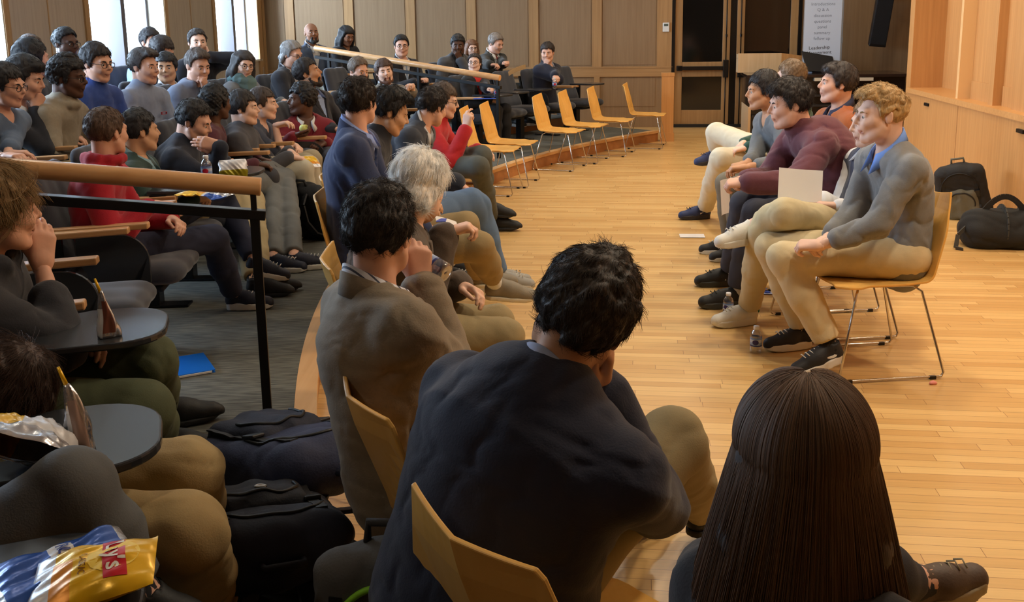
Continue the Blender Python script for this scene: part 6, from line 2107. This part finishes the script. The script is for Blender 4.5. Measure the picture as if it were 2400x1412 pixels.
def backpack(pos, rz, tilt, label, c1, c2, W_=.32, H_=.46, D_=.20, seed=1, zipc=None, handle=True, h=.010, emblem=None):
    """rucksack: body with front pocket, zips, webbing, top handle and shoulder straps; local z up, +y front"""
    root = empty('backpack', pos); root.rotation_euler = (tilt[0], tilt[1], rz); tag(root, label, 'backpack')
    m1 = mat('bag fabric %d %d %d' % c1, c1, .75, bump=.3, bscale=160, var=.1, vscale=20); m2 = mat('bag fabric %d %d %d' % c2, c2, .75, bump=.3, bscale=160)
    S = Solid()
    for x in (-1, 1):
        S.cone((x * W_ * .34, 0, D_ * .36), (x * W_ * .31, -.01, H_ - D_ * .42), D_ * .40, D_ * .34, .05, (V(0, 1, 0), 1.0))
    S.cone((0, 0, D_ * .40), (0, -.01, H_ - D_ * .36), D_ * .46, D_ * .38, .06)
    S.fn(lambda X, Y, Z: -Z + 0 * X + 0 * Y, '*', .02)
    bo = solid_obj('bag_body', S, h, m1, root, None, folds(.008, .8, seed))
    S = Solid()
    for x in (-1, 1):
        S.cone((x * W_ * .24, D_ * .36, D_ * .34), (x * W_ * .21, D_ * .32, H_ * .50), D_ * .22, D_ * .17, .04)
    S.cone((0, D_ * .38, D_ * .34), (0, D_ * .34, H_ * .52), D_ * .24, D_ * .19, .04)
    S.fn(lambda X, Y, Z: .01 - Z + 0 * X + 0 * Y, '*', .02)
    po = solid_obj('front_pocket', S, h, m2, root, None, folds(.006, 1.0, seed + 1))
    zc = zipc or (12, 12, 15)
    zm = mat('zip %d %d %d' % zc, zc, .5)
    arc = lambda rx, z0, rz_, n=30: [(rx * math.cos(a), z0 + rz_ * math.sin(a)) for a in np.linspace(-.25, math.pi + .25, n)]
    for k_, (rx, z0, rz_) in enumerate(((W_ * .40, H_ * .56, H_ * .33), (W_ * .28, H_ * .36, H_ * .20))):
        q_ = drape((bo, po), arc(rx, z0, rz_), .002)
        if len(q_) > 4: MB().tube(q_, .0075 if zipc else .0055, 6).build('zipper', zm, root)
    for x in (-W_ * .36, W_ * .36):
        q_ = drape((bo, po), [(x * (1 - .1 * t), H_ * (.14 + .70 * t)) for t in np.linspace(0, 1, 18)], .001)
        if len(q_) > 2:
            mb = MB()
            for a, b in zip(q_[:-1], q_[1:]): mb.bar(a, b, .028, .005, (0, 1, 0))
            mb.build('webbing_strap', mat('dark webbing', (16, 16, 19), .6), root)
            m_ = q_[len(q_) // 2]; mb = MB(); mb.box(m_[0] - .022, m_[0] + .022, m_[1], m_[1] + .012, m_[2] - .028, m_[2] + .028); mb.build('buckle', BLACKP, root, .004)
    if handle:
        mb = MB(); mb.tube([(-.05, -.03, H_ - .02), (-.045, -.035, H_ + .035), (.045, -.035, H_ + .035), (.05, -.03, H_ - .02)], .010, 8); mb.build('carry_handle', m2, root)
    for x in (-1, 1):
        mb = MB(); pts = [(x * .07, -D_ * .38, H_ - .05), (x * .09, -D_ * .72, H_ - .10), (x * .11, -D_ * .80, H_ * .5), (x * .12, -D_ * .55, .10), (x * .13, -D_ * .3, .06)]
        for a, b in zip(pts[:-1], pts[1:]): mb.bar(a, b, .055, .012, (0, 1, .2))
        mb.build('shoulder_strap', m2, root)
    if emblem:
        q_ = drape((bo, po), [(emblem[0] + .014 * math.cos(a), emblem[1] + .016 * math.sin(a)) for a in np.linspace(.9, 6.1, 16)], .002)
        MB().tube(q_, .003, 6).build('ring_emblem', mat('silver emblem', (190, 190, 190), .4, .5), root)
    return root


q = K(560, 1125, .20)
backpack((q[0], q[1], .27), math.radians(50), (math.radians(74), math.radians(6), 0), 'large navy backpack slumped on the carpet beside the khaki knees', (40, 47, 76), (28, 33, 52), .36, .56, .24, 2)
q = K(590, 1300, .2)
backpack((q[0], q[1], .26), math.radians(24), (math.radians(68), math.radians(4), 0), 'black and navy backpack with small silver emblem at the bottom edge', (24, 29, 46), (20, 23, 34), .36, .46, .24, 5, emblem=(.0, .22))
backpack((-.27, 1.93, .0), math.radians(176), (math.radians(-4), 0, 0), 'grey backpack with lime green zip at the bottom edge', (92, 92, 92), (60, 60, 62), .32, .55, .18, 6, zipc=(150, 226, 60))
q = K(738, 560, .15)
backpack((q[0], q[1] + .05, .15), math.radians(-30), (math.radians(14), 0, 0), 'black backpack on the carpet behind the man in navy blazer', (20, 20, 24), (26, 26, 30), .34, .42, .22, 8)
q = K(2250, 508, 0)
backpack((q[0] + .02, q[1] - .06, 0), math.radians(150), (math.radians(-14), math.radians(10), 0), 'black and olive grey backpack leaning on the wood wall', (30, 30, 32), (98, 96, 84), .36, .48, .22, 9)
# duffel
q = K(2340, 580, 0)
root = empty('duffel_bag', (q[0] + .07, q[1] + .04, 0), math.radians(-10)); tag(root, 'black duffel bag with looped strap on the floor by the right edge', 'bag')
DUF = mat('black duffel fabric', (30, 31, 32), .8, bump=.3, bscale=160)
S = Solid(); S.cone((-.18, 0, .13), (.14, 0, .13), .14, .14, .06)
for y in (-.08, .08): S.cone((-.20, y, .08), (.16, y, .08), .08, .08, .06)
S.fn(lambda X, Y, Z: -Z + 0 * X + 0 * Y, '*', .02)
solid_obj('bag_body', S, .012, DUF, root, None, folds(.016, .6, 3))
for x in (-.04, .10):
    mb = MB(); pts = [(x, -.155 * math.cos(a) * 1.0, .13 + .155 * math.sin(a)) for a in np.linspace(-.7, math.pi + .7, 18)]
    for a, b in zip(pts[:-1], pts[1:]): mb.bar(a, b, .045, .008, (1, 0, 0))
    mb.build('webbing_strap', mat('grey webbing', (62, 62, 60), .8), root)
mb = MB(); pts = [(-.22 + .38 * t, -.04, .17 + .20 * math.sin(math.pi * min(1, t * 1.05)) ** .8) for t in np.linspace(0, 1, 16)]
for a, b in zip(pts[:-1], pts[1:]): mb.bar(a, b, .04, .012, (0, 1, 0))
mb.build('carry_strap', DUF, root)
mb = MB(); pts = [(-.28, -.06, .16), (-.36, -.12, .10), (-.38, -.16, .012), (-.34, -.2, .008)]
for a, b in zip(pts[:-1], pts[1:]): mb.bar(a, b, .03, .008, (0, 1, .3))
mb.build('loose_strap', mat('grey webbing', (62, 62, 60), .8), root)

# ---- far end: thermostat, flip chart, console, lectern, loudspeaker
d0 = s_back(1561)
o = empty('thermostat', (Q0[0] + UU[0] * d0, Q0[1] + UU[1] * d0, 1.56), RZ); tag(o, 'white thermostat on the wood frame beside the door', 'thermostat')
mb = MB(); mb.box(-.05, .05, -.05, -.022, -.07, .07); mb.build('thermostat_case', WHITEP, o, .006)
mb = MB(); mb.box(-.032, .032, -.052, -.0495, .015, .05); mb.build('display', mat('grey green display', (84, 96, 88), .3), o)
p = at(1927, 100, Y=14.6)
o = empty('flip_chart', (p[0], p[1], 0), RZ - .06); tag(o, 'white flip chart with handwritten notes beside the door', 'flip chart')
mb = MB(); mb.box(-.275, .275, -.012, .012, .98, 1.98); mb.build('chart_board', mat('flip chart board', (150, 146, 142), .5), o)
mb = MB(); mb.box(-.265, .255, -.016, -.012, .86, 1.97); mb.build('chart_paper', mat('flip chart paper', (196, 206, 222), .6), o)
mb = MB(); mb.box(.262, .285, -.03, .01, 1.30, 1.38); mb.box(.268, .280, -.02, .01, .8, 1.98); mb.build('chart_clamp', mat('grey clamp', (120, 120, 120), .5), o)
for i, t_ in enumerate(['Introductions', 'Q & A', 'discussion', 'questions', 'panel', 'summary', 'follow up']):
    text_on(t_, .062, -.01, 0, 0, lambda x, y: 0, mat('pale marker', (120, 132, 150), .6), 'handwriting', o, 0)
    w_ = o.children[-1]; w_.rotation_euler = (math.pi / 2, 0, 0); w_.location = (-.0, -.0172, 1.86 - .082 * i)
for i, t_ in enumerate(['Leadership', 'Management', 'skills']):
    text_on(t_, .068, -.01, 0, 0, lambda x, y: 0, BLKL, 'handwriting', o, 0)
    w_ = o.children[-1]; w_.rotation_euler = (math.pi / 2, math.radians(-3), 0); w_.location = (-.03 - .03 * (i == 2), -.0172, 1.235 - .072 * i)
for x in (-.24, .24):
    mb = MB(); mb.tube([(x, .0, 1.0), (x * 1.2, -.06, 0)], .012, 8); mb.build('leg', BLACKM, o)
mb = MB(); mb.tube([(0, .02, 1.5), (0, .5, 0)], .012, 8); mb.build('leg', BLACKM, o)
# console
p = K(1752, 319, 0)
o = empty('media_console', (p[0], p[1], 0), RZ); tag(o, 'long dark console with shelves and glossy top beyond the panel', 'console')
DK = mat('black console lacquer', (18, 17, 18), .16, spec=.6); DKT = mat('dark brown console top', (44, 32, 28), .12, spec=.6)
mb = MB(); mb.box(-.03, 2.2, -.03, 1.0, .835, .875); mb.build('console_top', DKT, o, .004)
mb = MB(); mb.box(0, .035, 0, .98, .42, .835); mb.build('side_panel', mat('dark brown glossy panel', (52, 38, 30), .12, spec=.6), o)
mb = MB(); mb.box(0, .035, .0, .98, 0, .42); mb.build('base_panel', W_LECT, o)
mb = MB(); mb.box(.035, 2.16, .06, .96, .05, .835); mb.build('console_body', DK, o)
mb = MB()
for z in (.27, .42, .56): mb.box(.05, 2.14, .0, .07, z, z + .03)
mb.build('shelf', mat('dark metal shelf', (60, 60, 62), .35, .5), o)
mb = MB(); mb.box(.9, 1.7, -.05, .2, .785, .83); mb.build('key_bed', mat('pale strip', (210, 200, 180), .4), o)
p2 = V(p[0], p[1]) + VV * .68
o = empty('tabletop_lectern', (p2[0], p2[1], .876), RZ); tag(o, 'pale wood lectern standing on the dark console', 'lectern')
mb = MB(); mb.box(-.10, .53, 0, .03, 0, .285); mb.build('front_panel', W_LECT, o)
mb = MB(); mb.prism([(.53, 0), (1.12, .06), (1.12, .09), (.53, .03)], 0, .20); 
for i in (4, 7): mb.v[i] = (mb.v[i][0], mb.v[i][1], .285)
mb.build('side_panel', W_GOLD, o)
mb = MB(); mb.box(-.10, -.07, .03, .26, 0, .27); mb.build('side_panel', W_LECT, o)
mb = MB(); mb.box(-.10, .53, .03, .26, .2, .215); mb.build('reading_shelf', W_LECT, o)
p3 = V(p[0], p[1]) + UU * 1.08 + VV * .5
o = empty('music_stand', (p3[0], p3[1], .876), RZ); tag(o, 'black slanted stand on the console behind the panel', 'stand')
mb = MB(); mb.prism([(-.20, 0.02), (.22, 0.0), (.16, .26), (.06, .31), (-.28, .33)], -.012, .012, 0, Matrix.Rotation(math.radians(72), 4, 'X')); mb.build('stand_desk', BLACKP, o, .004)
mb = MB(); mb.box(-.12, .14, .02, .2, 0, .02); mb.bar((0, .1, .02), (0, .06, .16), .04, .03); mb.build('stand_foot', BLACKP, o)
# loudspeaker hung on the far wall
p = at(2063, 60, Y=14.7)
o = empty('wall_loudspeaker', (p[0], p[1], 1.62), RZ); tag(o, 'slim black loudspeaker hanging on the far wall, tilted down', 'speaker')
M = Matrix.Rotation(math.radians(5), 4, 'Y') @ Matrix.Rotation(math.radians(8), 4, 'X')
mb = MB(); mb.prism([(-.12, -.10), (.12, -.10), (.10, .10), (-.10, .10)], -.38, .85, 0, M); mb.build('speaker_cabinet', BLACKP, o, .01)
mb = MB(); mb.prism([(-.105, -.115), (.105, -.115), (.105, -.10), (-.105, -.10)], -.34, .80, 0, M); mb.build('speaker_grille', mat('black speaker cloth', (22, 22, 25), .9, bump=.3, bscale=400), o)
mb = MB(); mb.bar((.02, .08, .3), (.1, 1.1, .34), .05, .05); mb.box(.02, .18, 1.0, 1.12, .2, .48); mb.build('wall_bracket', BLACKM, o)


# ---- marks on clothes and shoes
def on_shoe(leg, poly, side, m, name):
    """flat mark on the side of a shoe; poly in (y, z) of the shoe"""
    M3, o_, sh = leg[4]['_M']
    vs = []
    for y, z in poly:
        r = .0375 + .004 * min(1, max(0, (y - .035) / .095)); zc = .05 - .005 * min(1, max(0, (y - .1) / .1))
        x = math.sqrt(max(r * r - (z - zc) ** 2, 1e-5)) * (.96 if y < .13 else 1.0)
        vs.append(V(side * (x + .0045), y, z))
    n = len(vs); vs2 = [v - V(side * .006, 0, 0) for v in vs]
    f = [tuple(range(n)), tuple(range(2 * n - 1, n - 1, -1))] + [(i, (i + 1) % n, n + (i + 1) % n, n + i) for i in range(n)]
    mb = MB(); mb.add([M3 @ v + o_ for v in vs + vs2], f)
    off = V(*sh.parent.location)
    return mb.build(name, m, sh, 0, off)


WM = mat('white shoe mark', (224, 224, 222), .5)
sw = [(.045, .062), (.050, .050), (.066, .045), (.088, .050), (.130, .068), (.090, .060), (.072, .058), (.060, .060), (.052, .068)]
for lg_ in gR1['legs'][:1]: on_shoe(lg_, sw, -1, WM, 'side_mark')
for lg_ in gR3['legs'][:1] + gR3['legs'][1:]:
    for p_ in ([(.085, .036), (.094, .036), (.098, .070), (.089, .070)], [(.092, .070), (.100, .070), (.118, .036), (.110, .036)], [(.110, .036), (.119, .036), (.123, .070), (.114, .070)]): on_shoe(lg_, p_, -1, WM, 'letter_mark')
for lg_ in gR6['legs']:
    for p_ in ([(.07, .060), (.10, .044), (.135, .052), (.105, .052)], [(.10, .044), (.112, .038), (.10, .060), (.092, .056)]): on_shoe(lg_, p_, -1, WM, 'side_mark')
for p_ in ([(.070, .066), (.080, .060), (.080, .048), (.070, .042), (.075, .054)], [(.098, .066), (.088, .060), (.088, .048), (.098, .042), (.093, .054)], [(.078, .056), (.090, .056), (.090, .052), (.078, .052)]): on_shoe(gF1['legs'][0], p_, 1, WM, 'side_mark')
# green heel tab of the white sneaker
M3, o_, sh = gR2['legs'][1][4]['_M']
S = Solid().cone((-.012, .008, .070), (.012, .008, .070), .014, .014, .01)
SM().add(S.mesh(.004), 0, (M3, o_)).build('heel_tab', mat('green heel tab', (40, 110, 80), .6), sh, gR2['off'])
# chest badge
g = g8; H_, N_, tu, tf, tr = g['H'], g['N'], g['tu'], g['tf'], g['tr']
c = N_ - tu * .16 + tf * .128 - tr * .075
mb = MB(); 
for dx, dz, w_, h_ in ((0, .008, .055, .003), (0, -.008, .055, .003), (-.027, 0, .003, .019), (.027, 0, .003, .019)):
    mb.bar(c + tr * (dx - w_ / 2) + tu * dz, c + tr * (dx + w_ / 2) + tu * dz, .012, h_, tu)
mb.build('chest_badge', mat('red badge', (176, 60, 70), .7), g['root'], 0, g['off'])
# wristwatches
for g, i, c_ in ((gM6, 1, (26, 24, 24)), (gA12, 0, (30, 28, 28)), (gR2, 0, (60, 62, 66))):
    d = unit(g['W'][i] - g['E'][i]); w_ = g['W'][i]
    mb = MB(); mb.tube([w_ - d * .004, w_ + d * .020], .034, 16, cap=False); o = mb.build('wristwatch', mat('watch %d' % c_[0], c_, .35), g['root'], 0, g['off']); o.modifiers.new('solid', 'SOLIDIFY').thickness = .003
